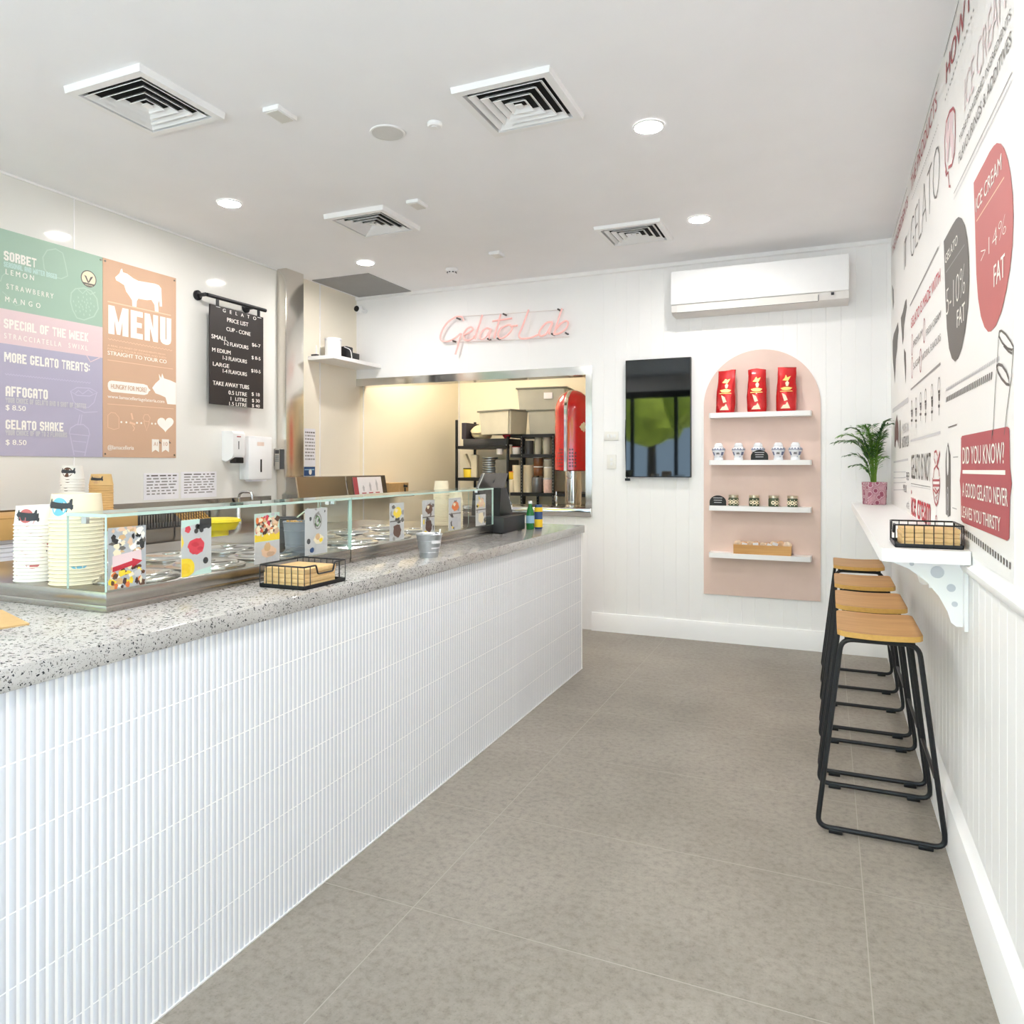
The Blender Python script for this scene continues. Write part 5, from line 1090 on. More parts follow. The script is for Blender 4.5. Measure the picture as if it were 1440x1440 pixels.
def make_jar():
    t = thing('china_jar', '', 'jar', (0, 0, 0), 'blue and white china jars on the second ledge')
    b = MB(); b.lathe([(.024, 0), (.034, .002), (.034, .012), (.031, .018), (.033, .03), (.046, .066), (.049, .078), (.047, .088), (.034, .100), (.030, .104)], (0, 0, 0), 28, CHINA)
    b.lathe([(.0352, .0), (.0352, .0115), (.032, .0185)], (0, 0, 0), 28, CHW, cap=False); b.lathe([(.0492, .0755), (.0497, .078), (.0492, .0805)], (0, 0, 0), 28, mat('faded_navy', (110, 118, 150), .3, noise=.2, scale=60), cap=False); [b.poly([((.0492-.0085*max(0, (z_-.084)/.012)+.0007)*math.sin(a_+.0*z_+.10*math.cos(q_)), -(.0492-.0085*max(0, (z_-.084)/.012)+.0007)*math.cos(a_+.10*math.cos(q_)), z_) for q_ in [2*PI*i/8 for i in range(8)] for z_ in [.0865+.0045*math.sin(q_)]], INK['navy']) for a_ in [2*PI*k/14 for k in range(14)]]; obj('body', b, None, t, local=True)
    b = MB(); b.lathe([(.031, .102), (.033, .105), (.033, .112), (.028, .121), (.024, .128), (.020, .131)], (0, 0, 0), 28, CHW); obj('lid', b, None, t, local=True)
    b = MB(); n = 6
    for cx, wd, m_ in ((0, .034, PAPER), (1, .020, MATS['faded_navy']), (-1, .016, MATS['faded_navy'])):
        for i in range(n):
            f = lambda a, z: ((.0345+.0135*(z-.03)/.036+.0006)*math.sin(a), -(.0345+.0135*(z-.03)/.036+.0006)*math.cos(a), z)
            c = cx*.85; hw = wd/2/.042; a0, a1 = c-hw+2*hw*i/n, c-hw+2*hw*(i+1)/n; z_ = (.031, .062) if cx == 0 else (.036, .062)
            b.face([b.bm.verts.new(f(a, z)) for a, z in ((a0, z_[0]), (a1, z_[0]), (a1, z_[1]), (a0, z_[1]))], m_)
    for k in range(5):
        xx = -.009+k*.0045; yy = -.0445-.0004*k; zz = .042+.004*(k % 2); b.face([b.bm.verts.new(q_) for q_ in ((xx-.0016, yy, zz), (xx+.0016, yy, zz), (xx+.0028, yy-.002, zz+.013), (xx-.0004, yy-.002, zz+.013))], INK['cow'])
    pass; obj('label', b, None, t, local=True, keep=True)
    return t
jr = make_jar()
for i, (px, lb) in enumerate(((1010.5, 'blue and white china jar at the left end of the second ledge'), (1038.5, 'blue and white china jar, second from the left on the second ledge'), (1066, 'blue and white china jar standing behind the dark round topped tag'), (1094.5, 'blue and white china jar just right of the dark tag, wider of the close pair'), (1118.5, 'blue and white china jar at the right end of the second ledge'))):
    o = jr if i == 0 else dup(jr); p_ = U(px, 640, 1, D-.068); o.location = (p_[0], D-.068 if i != 2 else D-.064, LZ[1]); o['label'] = lb
def tag_sign(px, y, z, rx, rz, label, rows):
    x = U(px, 700, 1, y)[0]; b = MB(); b.prism([(x-rx, y, z), (x+rx, y, z)]+[(x+rx*math.cos(a), y, z+rz*(.35+.65*math.sin(a))) for a in [PI*i/16 for i in range(17)]], (0, .005, 0), mat('dark_slate_tag', (34, 36, 36), .6, noise=.1))
    b.box(x-rx*.6, x+rx*.6, y+.004, y+.02, z, z+.006, BLACKP)
    F = Face(1, y, -1, b)
    for k in range(rows):
        zz = z+rz*(.72-.22*k); F.poly([(x-rx*(.55-.05*k), zz), (x+rx*(.55-.05*k), zz), (x+rx*(.55-.05*k), zz+rz*.06), (x-rx*(.55-.05*k), zz+rz*.06)], INK['pale'], .0008)
    return tag(obj('ledge_tag', b, None, keep=True), label, 'tag', 'round topped dark tags on the ledges')
tag_sign(1068, D-.125, LZ[1], .062, .075, 'dark round topped tag in front of the middle china jar', 3)
tag_sign(1009.5, D-.10, LZ[2], .062, .078, 'black round topped tag at the left end of the third ledge', 3)
# green jars with metal lids
def make_gjar():
    t = thing('green_jar', '', 'jar', (0, 0, 0), 'small green jars with metal lids on the third ledge')
    b = MB(); b.lathe([(.034, 0), (.038, .004), (.038, .056), (.034, .062), (.033, .066)], (0, 0, 0), 28, mat('olive_green_glass', (82, 92, 70), .15, noise=.18, scale=40)); f = lambda a, z, k=0: ((.0386+k)*math.sin(a), -(.0386+k)*math.cos(a), z)
    for c in (-1.15, -.42, .35, 1.1):
        cz = .03; r1, r0 = .0145, .0062; n = 14
        for i in range(n):
            a0, a1 = 2*PI*i/n, 2*PI*(i+1)/n; b.face([b.bm.verts.new(f(c+r*math.cos(a)/.0386, cz+r*math.sin(a))) for r, a in ((r1, a0), (r1, a1), (r0, a1), (r0, a0))], INK['cream'])
        for dz in (-.018, .018): b.face([b.bm.verts.new(f(c+.4+du, cz+dz+dv)) for du, dv in ((-.1, 0), (0, -.007), (.1, 0), (0, .007))], INK['cream'])
    obj('body', b, None, t, local=True, keep=True)
    b = MB(); b.lathe([(.036, .063), (.037, .064), (.037, .08), (.034, .083)], (0, 0, 0), 28, mat('brushed_lid', (208, 196, 172), .3, .8, noise=.06)); obj('lid', b, None, t, local=True); return t
gj = make_gjar()
for i, (px, lb, rz) in enumerate(((1031.5, 'small patterned green jar with metal lid next to the black tag', .2), (1060.5, 'small patterned green jar with metal lid, second from the black tag', .6), (1088, 'small patterned green jar with metal lid, third from the black tag', 1.1), (1114.5, 'small patterned green jar with metal lid at the right end of the third ledge', -.35))):
    o = gj if i == 0 else dup(gj); o.location = (U(px, 705, 1, D-.07)[0], D-.07, LZ[2]); o.rotation_euler = (0, 0, rz); o['label'] = lb
# bamboo box with wrapped biscuits
wx0, wx1 = U(1031.5, 770, 1, D-.12)[0], U(1112.5, 775, 1, D-.12)[0]; wz = LZ[3]
t = thing('bamboo_box', 'long bamboo box holding wrapped biscuits on the lowest ledge', 'box', ((wx0+wx1)/2, D-.075, wz))
b = MB(); b.box(wx0, wx1, D-.128, D-.12, wz, wz+.07); obj('front_panel', b, BAMBOO, t)
b = MB(); b.box(wx0, wx1, D-.03, D-.022, wz, wz+.07); obj('back_panel', b, BAMBOO, t)
for x in (wx0, wx1-.008):
    b = MB(); b.box(x, x+.008, D-.12, D-.03, wz, wz+.07); obj('end_panel', b, BAMBOO, t)
b = MB(); b.box(wx0, wx1, D-.12, D-.03, wz, wz+.008); obj('bottom_panel', b, BAMBOO, t)
WRAP = mat('biscuit_wrapper', (206, 160, 118), .25, noise=.25, scale=30, coat=.6); WRAP2 = mat('clear_biscuit_wrapper', (224, 196, 168), .2, noise=.2, scale=26, coat=.6)
rnd = random.Random(3); nb = 9
for k in range(nb):
    x = wx0+.03+(wx1-wx0-.06)*k/(nb-1); b = MB(); a = rnd.uniform(-.5, .5); z = wz+.058+rnd.uniform(-.004, .014); y = D-.075+rnd.uniform(-.018, .018)
    n = 10; rings = []
    for i in range(7):
        s_ = -1+2*i/6; rr = .027*math.sqrt(max(.0, 1-s_*s_))*1+.006; ring = []
        for q_ in range(n):
            an = 2*PI*q_/n; v_ = Vector((s_*.036, rr*.55*math.cos(an)+rnd.uniform(-.002, .002), rr*math.sin(an)+rnd.uniform(-.003, .003))); v_.rotate(Matrix.Rotation(a, 3, 'Y')); v_.rotate(Matrix.Rotation(a*.7, 3, 'Z')); ring.append(b.bm.verts.new(v_+Vector((x, y, z))))
        rings.append(ring)
    mm = WRAP if k % 2 else WRAP2
    for r1, r2 in zip(rings, rings[1:]):
        for q_ in range(n): b.face([r1[q_], r1[(q_+1) % n], r2[(q_+1) % n], r2[q_]], mm, True)
    b.face(rings[0], mm); b.face(rings[-1], mm)
    if k in (1, 3, 5, 6): 
        vv = [Vector((u, -.021, w_)) for u, w_ in ((-.02, -.004), (.02, -.004), (.02, .017), (-.02, .017))]
        for q_ in vv: q_.rotate(Matrix.Rotation(a, 3, 'Y')); q_.rotate(Matrix.Rotation(a*.7, 3, 'Z'))
        b.face([b.bm.verts.new(q_+Vector((x, y-.004, z+.006))) for q_ in vv], PAPER)
    tag(obj('biscuit_packet', b, None), 'wrapped biscuit packet in the bamboo box, %s from the left' % (['first', 'second', 'third', 'fourth', 'fifth', 'sixth', 'seventh', 'eighth', 'ninth'][k]), 'biscuit packet', 'wrapped biscuit packets in the bamboo box')

# television
tp0, tp1 = U(879.5, 507, 1, D-.055), U(971.5, 671.5, 1, D-.055)
t = thing('television', 'black flat screen television mounted upright on the back wall', 'television', ((tp0[0]+tp1[0])/2, D-.04, tp1[2]))
b = MB(); b.box(tp0[0], tp1[0], D-.054, D-.018, tp1[2], tp0[2], bev=.003); obj('housing', b, BLACKP, t)
b = MB(); b.box(tp0[0]+.006, tp1[0]-.006, D-.0555, D-.0535, tp1[2]+.006, tp0[2]-.006); obj('screen', b, SCREEN, t)
b = MB(); b.box((tp0[0]+tp1[0])/2-.1, (tp0[0]+tp1[0])/2+.1, D-.018, D, 1.6, 1.9); obj('wall_bracket', b, BLACKP, t)
b = MB(); b.tube([(tp0[0]-.004, D-.03, 1.75), (tp0[0]-.010, D-.02, 1.6), (tp0[0]-.004, D-.03, 1.45), (tp0[0]+.006, D-.03, 1.28), (tp0[0]+.012, D-.03, 1.255)], .004, 6); b.box(tp0[0]-.008, tp0[0]+.03, D-.04, D-.015, 1.252, 1.272); obj('cable', b, BLACKP, t)
# switch plates
def plate(x0, x1, z0, z1, label, n, vert):
    t = thing('switch_plate', label, 'wall switch', ((x0+x1)/2, D, z0), 'white switch plates left of the television'); b = MB(); b.box(x0, x1, D-.009, D, z0, z1, bev=.002); obj('plate', b, mat('ivory_switch_plate', (238, 236, 230), .4, noise=.01), t)
    for k in range(n):
        b = MB(); s_ = (k+.5)/n
        if vert: c = z0+(z1-z0)*(.2+.6*s_); b.box((x0+x1)/2-.009, (x0+x1)/2+.009, D-.012, D-.008, c-.012, c+.012, bev=.001)
        else: c = x0+(x1-x0)*(.15+.7*s_); b.box(c-.009, c+.009, D-.012, D-.008, (z0+z1)/2-.014, (z0+z1)/2+.014, bev=.001)
        obj('rocker', b, WHITEP, t)
plate(-1.702, -1.582, 1.585, 1.657, 'wide white switch plate left of the television, upper one', 3, False); plate(-1.68, -1.603, 1.35, 1.466, 'upright white socket plate left of the television, lower one', 2, True)
plate(-.012, .045, .86, .93, 'small white wall plate just right of the pink arch', 1, True) if False else None

# split system air conditioner
X0, X1, Y0 = -1.110, .137, D-.225; Z0, Z1 = 2.545, 2.868
t = thing('air_conditioner', 'white split system air conditioner high on the back wall', 'air conditioner', ((X0+X1)/2, D-.11, Z0))
b = MB(); b.prism([(X0, D, Z0), (X0, D-.16, Z0), (X0, D-.195, Z0+.016), (X0, Y0+.016, Z0+.07), (X0, Y0+.012, Z0+.09), (X0, Y0+.012, Z1-.012), (X0, Y0+.03, Z1-.002), (X0, D, Z1)], (X1-X0, 0, 0)); obj('housing', b, mat('pale_grey_plastic', (222, 218, 214), .4, noise=.01), t)
b = MB(); b.box(X0-.001, X1+.001, Y0, Y0+.024, Z0+.068, Z1+.002, bev=.009); obj('front_cover', b, mat('gloss_white_plastic', (246, 246, 246), .3, noise=.005), t)
b = MB(); b.prism([(X0+.045, D-.199, Z0+.0135), (X0+.045, Y0+.0135, Z0+.062), (X0+.045, Y0+.0105, Z0+.063), (X0+.045, D-.202, Z0+.011)], (X1-.2-X0-.045, 0, 0)); obj('louvre', b, mat('louvre_plastic', (232, 228, 222), .4, noise=.01), t)
b = MB(); b.prism([(X0+.046, D-.1995, Z0+.009), (X0+.046, D-.2015, Z0+.009), (X0+.046, D-.2015, Z0+.0125), (X0+.046, D-.1995, Z0+.0125)], (X1-.2-X0-.046, 0, 0)); b.box(X1-.200, X1-.196, D-.206, D-.198, Z0+.012, Z0+.055); obj('gap_line', b, BLACKP, t)
b = MB(); b.box(X1-.115, X1-.095, Y0+.012, Y0+.02, Z0+.044, Z0+.062); obj('status_window', b, DARKG, t)

# neon script sign
t = thing('neon_sign', 'pale pink neon script sign reading Gelato Lab on the back wall', 'neon sign', (-2.62, D-.05, 2.3))
NEON = mat('pink_neon_tube', (242, 192, 186), .3, emit=(1.0, .5, .45), es=.08)
NB = mat('neon_tube_back', (240, 196, 192), .4, noise=.02)
Nz = lambda p: U(600+p[0]/6.261, 400+p[1]/6.261, 1, D-.045)
def smooth(pts, n=5):
    P_ = [Vector(q_) for q_ in pts]; P_ = [P_[0]*2-P_[1]]+P_+[P_[-1]*2-P_[-2]]; out = []
    for i in range(1, len(P_)-2):
        for k in range(n):
            s_ = k/n; a, c, d_, e = P_[i-1], P_[i], P_[i+1], P_[i+2]; out.append(.5*((2*c)+(d_-a)*s_+(2*a-5*c+4*d_-e)*s_*s_+(3*c-a-3*d_+e)*s_**3))
    return out+[P_[-2]]
for nm, strokes in (('letter', [[(325, 318), (312, 290), (285, 282), (250, 290), (190, 330), (145, 390), (122, 450), (125, 485), (150, 500), (200, 495), (250, 470), (300, 432)], [(305, 430), (288, 480), (268, 560), (252, 618)]]), ('letter', [[(320, 448), (370, 425), (405, 398), (395, 375), (360, 385), (328, 430), (328, 475), (355, 493), (400, 478), (425, 450)]]), ('letter', [[(490, 268), (465, 350), (440, 420), (425, 482)]]), ('letter', [[(565, 395), (525, 385), (485, 420), (468, 462), (488, 482), (530, 450), (566, 392)], [(566, 392), (550, 450), (548, 485)]]), ('letter', [[(652, 262), (628, 350), (603, 430), (595, 475)], [(580, 324), (665, 311), (750, 298)]]), ('letter', [[(700, 362), (650, 390), (628, 440), (645, 475), (690, 460), (735, 420), (752, 375), (725, 356), (690, 368)], [(735, 368), (800, 362)]]), ('letter', [[(898, 222), (870, 300), (835, 390), (812, 448), (830, 476), (870, 477), (925, 466), (985, 442)]]), ('letter', [[(1108, 330), (1055, 338), (1010, 385), (990, 432), (1010, 455), (1060, 425), (1108, 335)], [(1108, 335), (1085, 400), (1078, 440)]]), ('letter', [[(1192, 212), (1165, 290), (1135, 390), (1118, 442)], [(1118, 440), (1170, 430), (1225, 390), (1246, 340), (1222, 322), (1175, 350), (1130, 405)]])):
    b = MB()
    for s_ in strokes: b.tube(smooth([Nz(q_) for q_ in s_]), .0085, 8)
    obj(nm, b, NEON, t)
b = MB()
for p_ in ((275, 300), (683, 263), (1163, 222), (240, 500), (630, 478), (1108, 438), (1230, 430), (545, 482)):
    c = Nz(p_); b.lathe([(.008, -.02), (.008, .045)], c, 10, axis='y')
obj('standoff', b, mat('dark_standoff', (90, 84, 82), .4, .5), t)
b = MB(); q1 = [Nz(q_) for q_ in ((150, 508), (560, 490), (800, 480), (1245, 455))]; b.tube([v_+Vector((0, .03, 0)) for v_ in q1], .0035, 6); q1 = [Nz(q_) for q_ in ((300, 275), (700, 250), (1195, 215))]; b.tube([v_+Vector((0, .03, 0)) for v_ in q1], .003, 6); obj('backing_rail', b, mat('clear_rail', (236, 228, 224), .2, noise=.01), t)

# corner shelf with router, camera
b = MB(); b.prism([(L, 5.14, 2.30), (-3.895, 5.14, 2.30), (-3.895, D-.002, 2.30), (L, D-.002, 2.30)], (0, 0, .032)); tag(obj('corner_shelf', b, WHITEL), 'white shelf high in the back left corner under the grey ceiling hatch', 'shelf'); SH = 2.332
p0, p1 = U(452.5, 500, 0, -4.02), U(475.5, 500, 0, -4.02)
t = thing('white_canister', 'white round canister with pale lid on the corner shelf', 'canister', (-4.03, 5.30, SH))
b = MB(); b.lathe([(.065, 0), (.07, .004), (.07, .155)], (-4.03, 5.30, SH), 28); obj('body', b, WHITEP, t)
b = MB(); b.lathe([(.073, .15), (.074, .165), (.066, .172)], (-4.03, 5.30, SH), 28); obj('lid', b, PAPER, t)
b = MB(); b.box(-4.16, -4.10, 5.16, 5.19, SH, SH+.02, DARKG); b.tube([(-4.12, 5.18, SH), (-4.12, 5.18, SH+.1)], .005, 6, PAPER); tag(obj('aerial_box', b), 'tiny grey aerial box at the near end of the corner shelf', 'aerial')
b = MB(); b.box(-4.10, -3.99, 5.44, 5.54, SH, SH+.125, bev=.008); tag(obj('black_speaker', b, BLACKP), 'black upright box beside the white canister on the corner shelf', 'speaker')
b = MB(); b.box(-4.12, -4.09, 5.58, 5.78, SH, SH+.105, bev=.004); b.box(-4.12, -3.99, 5.60, 5.80, SH, SH+.02, bev=.004); tag(obj('modem', b, BLACKP), 'black modem with a flat upright panel at the far end of the corner shelf', 'modem')
b = MB(); b.tube(smooth([(-3.985, 5.40, SH+.11), (-3.965, 5.46, SH+.09), (-3.955, 5.47, SH+.03), (-3.955, 5.47, SH+.004)], 4), .004, 6); tag(obj('white_cable', b, WHITEP), 'white cable curving down the black box on the corner shelf', 'cable')
cp = U(500, 434, 1, D-.09); cx_, cz_ = cp[0]+.005, cp[2]
t = thing('security_camera', 'small white security camera with black face on the back wall by the corner', 'camera', (cx_+.03, D, cz_))
b = MB(); b.box(cx_-.022, cx_+.04, D-.085, D-.035, cz_-.032, cz_+.036, bev=.012); obj('body', b, WHITEP, t)
b = MB(); b.lathe([(.024, -.004), (.028, 0), (.028, .012)], (cx_+.003, D-.088, cz_), 20, axis='y'); obj('lens_face', b, BLACKP, t)
b = MB(); b.tube([(cx_+.03, D-.04, cz_), (cx_+.045, D, cz_-.01)], .01, 8); b.lathe([(.026, -.012), (.026, 0)], (cx_+.045, D, cz_-.01), 20, axis='y'); obj('mount', b, WHITEP, t)

# ================================================================== KITCHEN BEYOND THE OPENING
KZ = .985
t = thing('kitchen_bench', 'stainless bench behind the opening under the red machine', 'bench', (-2.1, 6.35, 0))
b = MB(); b.box(-2.95, -1.25, 6.055, 6.80, KZ-.04, KZ); obj('worktop', b, STEEL, t)
for x in (-2.9, -1.3):
    for y in (6.1, 6.75):
        b = MB(); b.lathe([(.02, 0), (.02, KZ-.04)], (x, y, 0), 12); obj('leg', b, STEEL, t)
# red vintage style machine
mx_, my = -2.165, 6.42; RED = mat('gloss_red_enamel', (206, 10, 18), .1, spec=.6, coat=.8, noise=.03)
t = thing('gelato_machine', 'tall domed glossy red machine with chrome stripe on a steel column', 'machine', (mx_, my, KZ))
z0, z1 = 1.325, 2.075; rb = .172
b = MB(); b.lathe([(rb-.02, z0), (rb, z0+.012), (rb, z1-.20)]+[(rb*math.cos(a), z1-.20+.20*math.sin(a)) for a in [PI/2*i/12 for i in range(1, 12)]]+[(.004, z1)], (mx_, my, 0), 48); obj('hood', b, RED, t)
b = MB()
va = math.atan2(my, mx_)+PI-.42; n = 26; prof = [(rb, z0)]+[(rb, z0+(z1-.2-z0)*i/6) for i in range(1, 7)]+[(rb*math.cos(a), z1-.20+.20*math.sin(a)) for a in [PI/2*i/12 for i in range(1, 13)]]
for (r_a, z_a), (r_b, z_b) in zip(prof, prof[1:]):
    q_ = []
    for rr, zz in ((r_a, z_a), (r_b, z_b)):
        d_ = Vector((math.cos(va), math.sin(va), 0)); s_ = Vector((-d_.y, d_.x, 0)); o_ = .006; base = Vector((mx_, my, 0))+d_*(rr+.002)+Vector((0, 0, zz+.002)); q_.append((base-s_*.019-d_*.002, base-s_*.012+d_*o_, base+s_*.012+d_*o_, base+s_*.019-d_*.002))
    for k in range(3): b.face([b.bm.verts.new(v_) for v_ in (q_[0][k], q_[0][k+1], q_[1][k+1], q_[1][k])])
bmesh.ops.remove_doubles(b.bm, verts=b.bm.verts, dist=.0002); obj('chrome_stripe', b, CHROME, t)
b = MB()
for row in range(6):
    for a_ in (-.52, -.36, -.22, .24, .38, .54):
        if row == 5 and abs(a_) > .5: continue
        an = va+a_; d_ = Vector((math.cos(an), math.sin(an), 0)); s_ = Vector((-d_.y, d_.x, 0)); c = Vector((mx_, my, z0+.045+row*.03))+d_*(rb+.0012); b.face([b.bm.verts.new(c+s_*.007*math.cos(k*PI/4)+Vector((0, 0, .0085*math.sin(k*PI/4)))) for k in range(8)])
obj('vent_hole', b, BLACKP, t)
an = va+.95; d_ = Vector((math.cos(an), math.sin(an), 0)); s_ = Vector((-d_.y, d_.x, 0)); c = Vector((mx_, my, z0+.40))+d_*(rb+.002); b = MB(); b.poly([c+s_*.03*(1+.25*math.cos(6*a))*math.cos(a)+Vector((0, 0, .04*(1+.2*math.cos(5*a))*math.sin(a))) for a in [2*PI*k/40 for k in range(40)]]); obj('emblem', b, CHROME, t)
b = MB(); b.lathe([(.10, KZ), (.10, KZ+.02), (.078, KZ+.03), (.078, z0+.004)], (mx_, my, 0), 32); obj('column', b, STEELP, t)
b = MB(); b.lathe([(.165, KZ), (.17, KZ+.006), (.17, KZ+.02), (.155, KZ+.026)], (mx_, my, 0), 40); obj('base_plate', b, STEELP, t)
d_ = Vector((math.cos(va), math.sin(va), 0)); b = MB(); c = Vector((mx_, my, z0-.035))+d_*.10; s_ = Vector((-d_.y, d_.x, 0)); b.tube([c+s_*.022*math.cos(a)+Vector((0, 0, .034*math.sin(a))) for a in [2*PI*k/16 for k in range(16)]], .004, 6, closed=True); obj('ring_handle', b, CHROME, t)
b = MB(); b.tube([(mx_-.15, my-.05, KZ+.02), (mx_-.15, my-.05, KZ+.15)], .008, 8); b.tube([Vector((mx_-.15+.014*math.cos(a), my-.06, KZ+.085+.03*math.sin(a))) for a in [2*PI*k/12 for k in range(12)]], .005, 6, closed=True); obj('latch', b, CHROME, t)
b = MB(); b.lathe([(.05, 0), (.055, .005), (.055, .02), (.045, .025), (.0, .025)], (-2.42, 6.33, KZ), 24, cap=False); tag(obj('steel_dish', b, LIDM), 'low steel dish on the bench left of the red machine', 'dish')
# black racks
BR = BLACKM
def rack(name, x0, x1, y0, y1, h, levels, label, posts, dotted=False, h2=None):
    t = thing(name, label, 'rack', ((x0+x1)/2, (y0+y1)/2, 0), 'black storage racks in the kitchen')
    for x, y in posts:
        hh = h2 if h2 and x > (x0+x1)/2 else h; b = MB(); b.box(x-.012, x+.012, y-.012, y+.012, 0, hh); 
        o = obj('post', b, BR, t)
        if dotted:
            b = MB()
            for k in range(int(h/.034)): b.box(x-.0035, x+.0035, y-.0135, y-.012, .02+k*.034, .032+k*.034)
            obj('post_hole', b, mat('pale_hole', (150, 148, 140), .7, noise=.03), o)
    for z in levels:
        b = MB(); b.box(x0, x1, y0, y1, z-.035, z); obj('shelf', b, BR, t)
    return t
A0, A1, AY0, AY1 = -3.94, -3.27, 7.44, 7.94
rack('storage_rack', A0, A1, AY0, AY1, 1.90, (.35, .80, 1.235, 1.60), 'black wire rack in the kitchen corner with bags and jugs', [(x, y) for x in (A0+.012, A1-.012) for y in (AY0+.012, AY1-.012)], h2=1.70)
B0, B1 = -3.24, -2.30
rack('slotted_rack', B0, B1, 7.42, 7.94, 1.72, (.35, .70, 1.075, 1.50, 1.72), 'black slotted rack in the kitchen behind the red machine', [(x, y) for x in (-3.105, -2.735) for y in (7.432, 7.92)]+[(B1-.012, 7.432), (B1-.012, 7.92)], True)
CLB = mat('cloudy_storage_plastic', (168, 166, 154), .35, noise=.06, scale=6); CLB2 = mat('pale_storage_plastic', (198, 194, 178), .4, noise=.05, scale=6)
def bin_(x0, x1, y0, y1, z, h, label, m, rot=0, lid=True, note=True):
    c = ((x0+x1)/2, (y0+y1)/2, z); t = thing('storage_bin', label, 'storage box', c, 'plastic storage boxes on the kitchen rack'); t.rotation_euler = (0, 0, rot)
    hx, hy = (x1-x0)/2, (y1-y0)/2; b = MB(); k = .93
    v = [b.bm.verts.new((sx*hx*q_, sy*hy*q_, zz)) for q_, zz in ((k, 0), (1, h)) for sx, sy in ((-1, -1), (1, -1), (1, 1), (-1, 1))]
    b.face([v[3], v[2], v[1], v[0]]); b.face(v[4:])
    for i in range(4): b.face([v[i], v[(i+1) % 4], v[4+(i+1) % 4], v[4+i]])
    bmesh.ops.bevel(b.bm, geom=[e for e in b.bm.edges if abs(e.verts[0].co.z-e.verts[1].co.z) > h*.5], offset=.02, segments=3, affect='EDGES'); obj('tub', b, m, t, local=True)
    b = MB(); b.box(-hx-.012, hx+.012, -hy-.012, hy+.012, h, h+.018, bev=.005); obj('lid', b, mat('grey_bin_lid', (122, 122, 112), .4, noise=.04), t, local=True)
    if note: b = MB(); b.box(hx*.1, hx*.45, -hy-.002, -hy+.002, h*.5, h*.8); obj('label', b, PAPER, t, local=True)
    return t
x0, x1 = U(741, 590, 1, 7.45)[0], U(790, 590, 1, 7.45)[0]
bin_(x0, x1+.1, 7.46, 7.92, 1.722, .255, 'cloudy plastic box on the slotted rack, under the topmost box', CLB, 0, note=False)
x0 = U(724, 560, 1, 7.45)[0]; bin_(x0, x0+.56, 7.47, 7.93, 1.996, .225, 'cloudy plastic box with a paper label, topmost under the opening', CLB, .12)
bin_(-3.58, -3.10, 7.30, 7.62, 1.722, .25, 'pale plastic box angled off the left end of the slotted rack', CLB2, -.32, note=False)
# things on the racks
def bx_(name, x0, x1, y0, y1, z0, z1, m, label, cat, group=None, bev=.004):
    b = MB(); b.box(x0, x1, y0, y1, z0, z1, bev=bev); return tag(obj(name, b, m), label, cat, group)
bx_('flat_case', -3.86, -3.30, 7.48, 7.9, 1.601, 1.68, DARKG, 'dark grey flat case on the upper shelf of the wire rack', 'case')
def sack(name, cx, cy, z, rx, ry, h, m, label, cat, seed=1):
    rnd = random.Random(seed); b = MB(); n = 18; rings = []
    for i in range(8):
        s_ = i/7; k = math.sin(PI*(.12+.80*s_))**.6; rings.append([b.bm.verts.new((cx+rx*k*math.cos(2*PI*q_/n)*(1+rnd.uniform(-.12, .12)), cy+ry*k*math.sin(2*PI*q_/n)*(1+rnd.uniform(-.12, .12)), z+h*s_*(1+rnd.uniform(-.08, 0)*(1 if i not in (0,) else 0)))) for q_ in range(n)])
    for a, c in zip(rings, rings[1:]):
        for q_ in range(n): b.face([a[q_], a[(q_+1) % n], c[(q_+1) % n], c[q_]], m, True)
    b.face(rings[0], m); b.face(rings[-1], m); return tag(obj(name, b, m), label, cat)
sack('cream_bag', -3.70, 7.66, 1.681, .125, .16, .17, mat('cream_fabric', (226, 212, 176), .85, noise=.1, scale=20), 'soft cream bag on the flat case of the wire rack', 'bag', 2)
bx_('black_file', -3.90, -3.84, 7.52, 7.86, 1.681, 1.87, mat('dark_purple_card', (58, 52, 60), .6, noise=.1), 'dark file standing at the left end of the wire rack', 'file')
sack('red_packet', -3.34, 7.56, 1.681, .05, .05, .11, INK['crimson'], 'small red packet at the right end of the wire rack', 'packet', 4)
def jug(x, y, z, r, h, m, label, cat, lidm=None, group=None, name='food_tub'):
    t = thing(name, label, cat, (x, y, z), group); b = MB(); b.lathe([(r*.9, 0), (r*.94, h*.04), (r, h*.94), (r*.96, h)], (x, y, z), 20); obj('body', b, m, t)
    if lidm: b = MB(); b.lathe([(r*1.03, h*.97), (r*1.05, h*1.06), (r*.95, h*1.09)], (x, y, z), 20); obj('lid', b, lidm, t)
    return t
jug(-3.84, 7.6, 1.236, .07, .10, INK['lemon'], 'yellow and black tub on the lower shelf of the wire rack', 'tub', BLACKP)
b = MB(); b.box(-3.80, -3.72, 7.55, 7.62, 1.236, 1.50, IVORY, bev=.01); b.prism([(-3.90, 7.56, 1.5), (-3.87, 7.56, 1.51), (-3.78, 7.56, 1.30), (-3.81, 7.56, 1.29)], (0, .05, 0), IVORY); tag(obj('pale_utensil_set', b), 'pale plastic scoops leaning on the lower shelf of the wire rack', 'scoops')
for k in range(9): 
    b = MB(); b.lathe([(.08, 0), (.092, .012), (.092, .02), (.084, .02), (.07, .004), (0, .004)], (-3.58, 7.62, 1.236+k*.0265), 24, cap=False); tag(obj('steel_bowl', b, GALV), 'pale grey bowl in the stack on the wire rack, %s from the top' % (ORD[8-k] if k < 8 else 'first'), 'bowl', 'pale grey bowls stacked on the wire rack')
bx_('grey_crate', -3.46, -3.32, 7.5, 7.85, 1.236, 1.44, mat('smoke_grey_plastic', (120, 118, 110), .4, noise=.05), 'smoky grey crate beside the stacked bowls on the wire rack', 'crate')
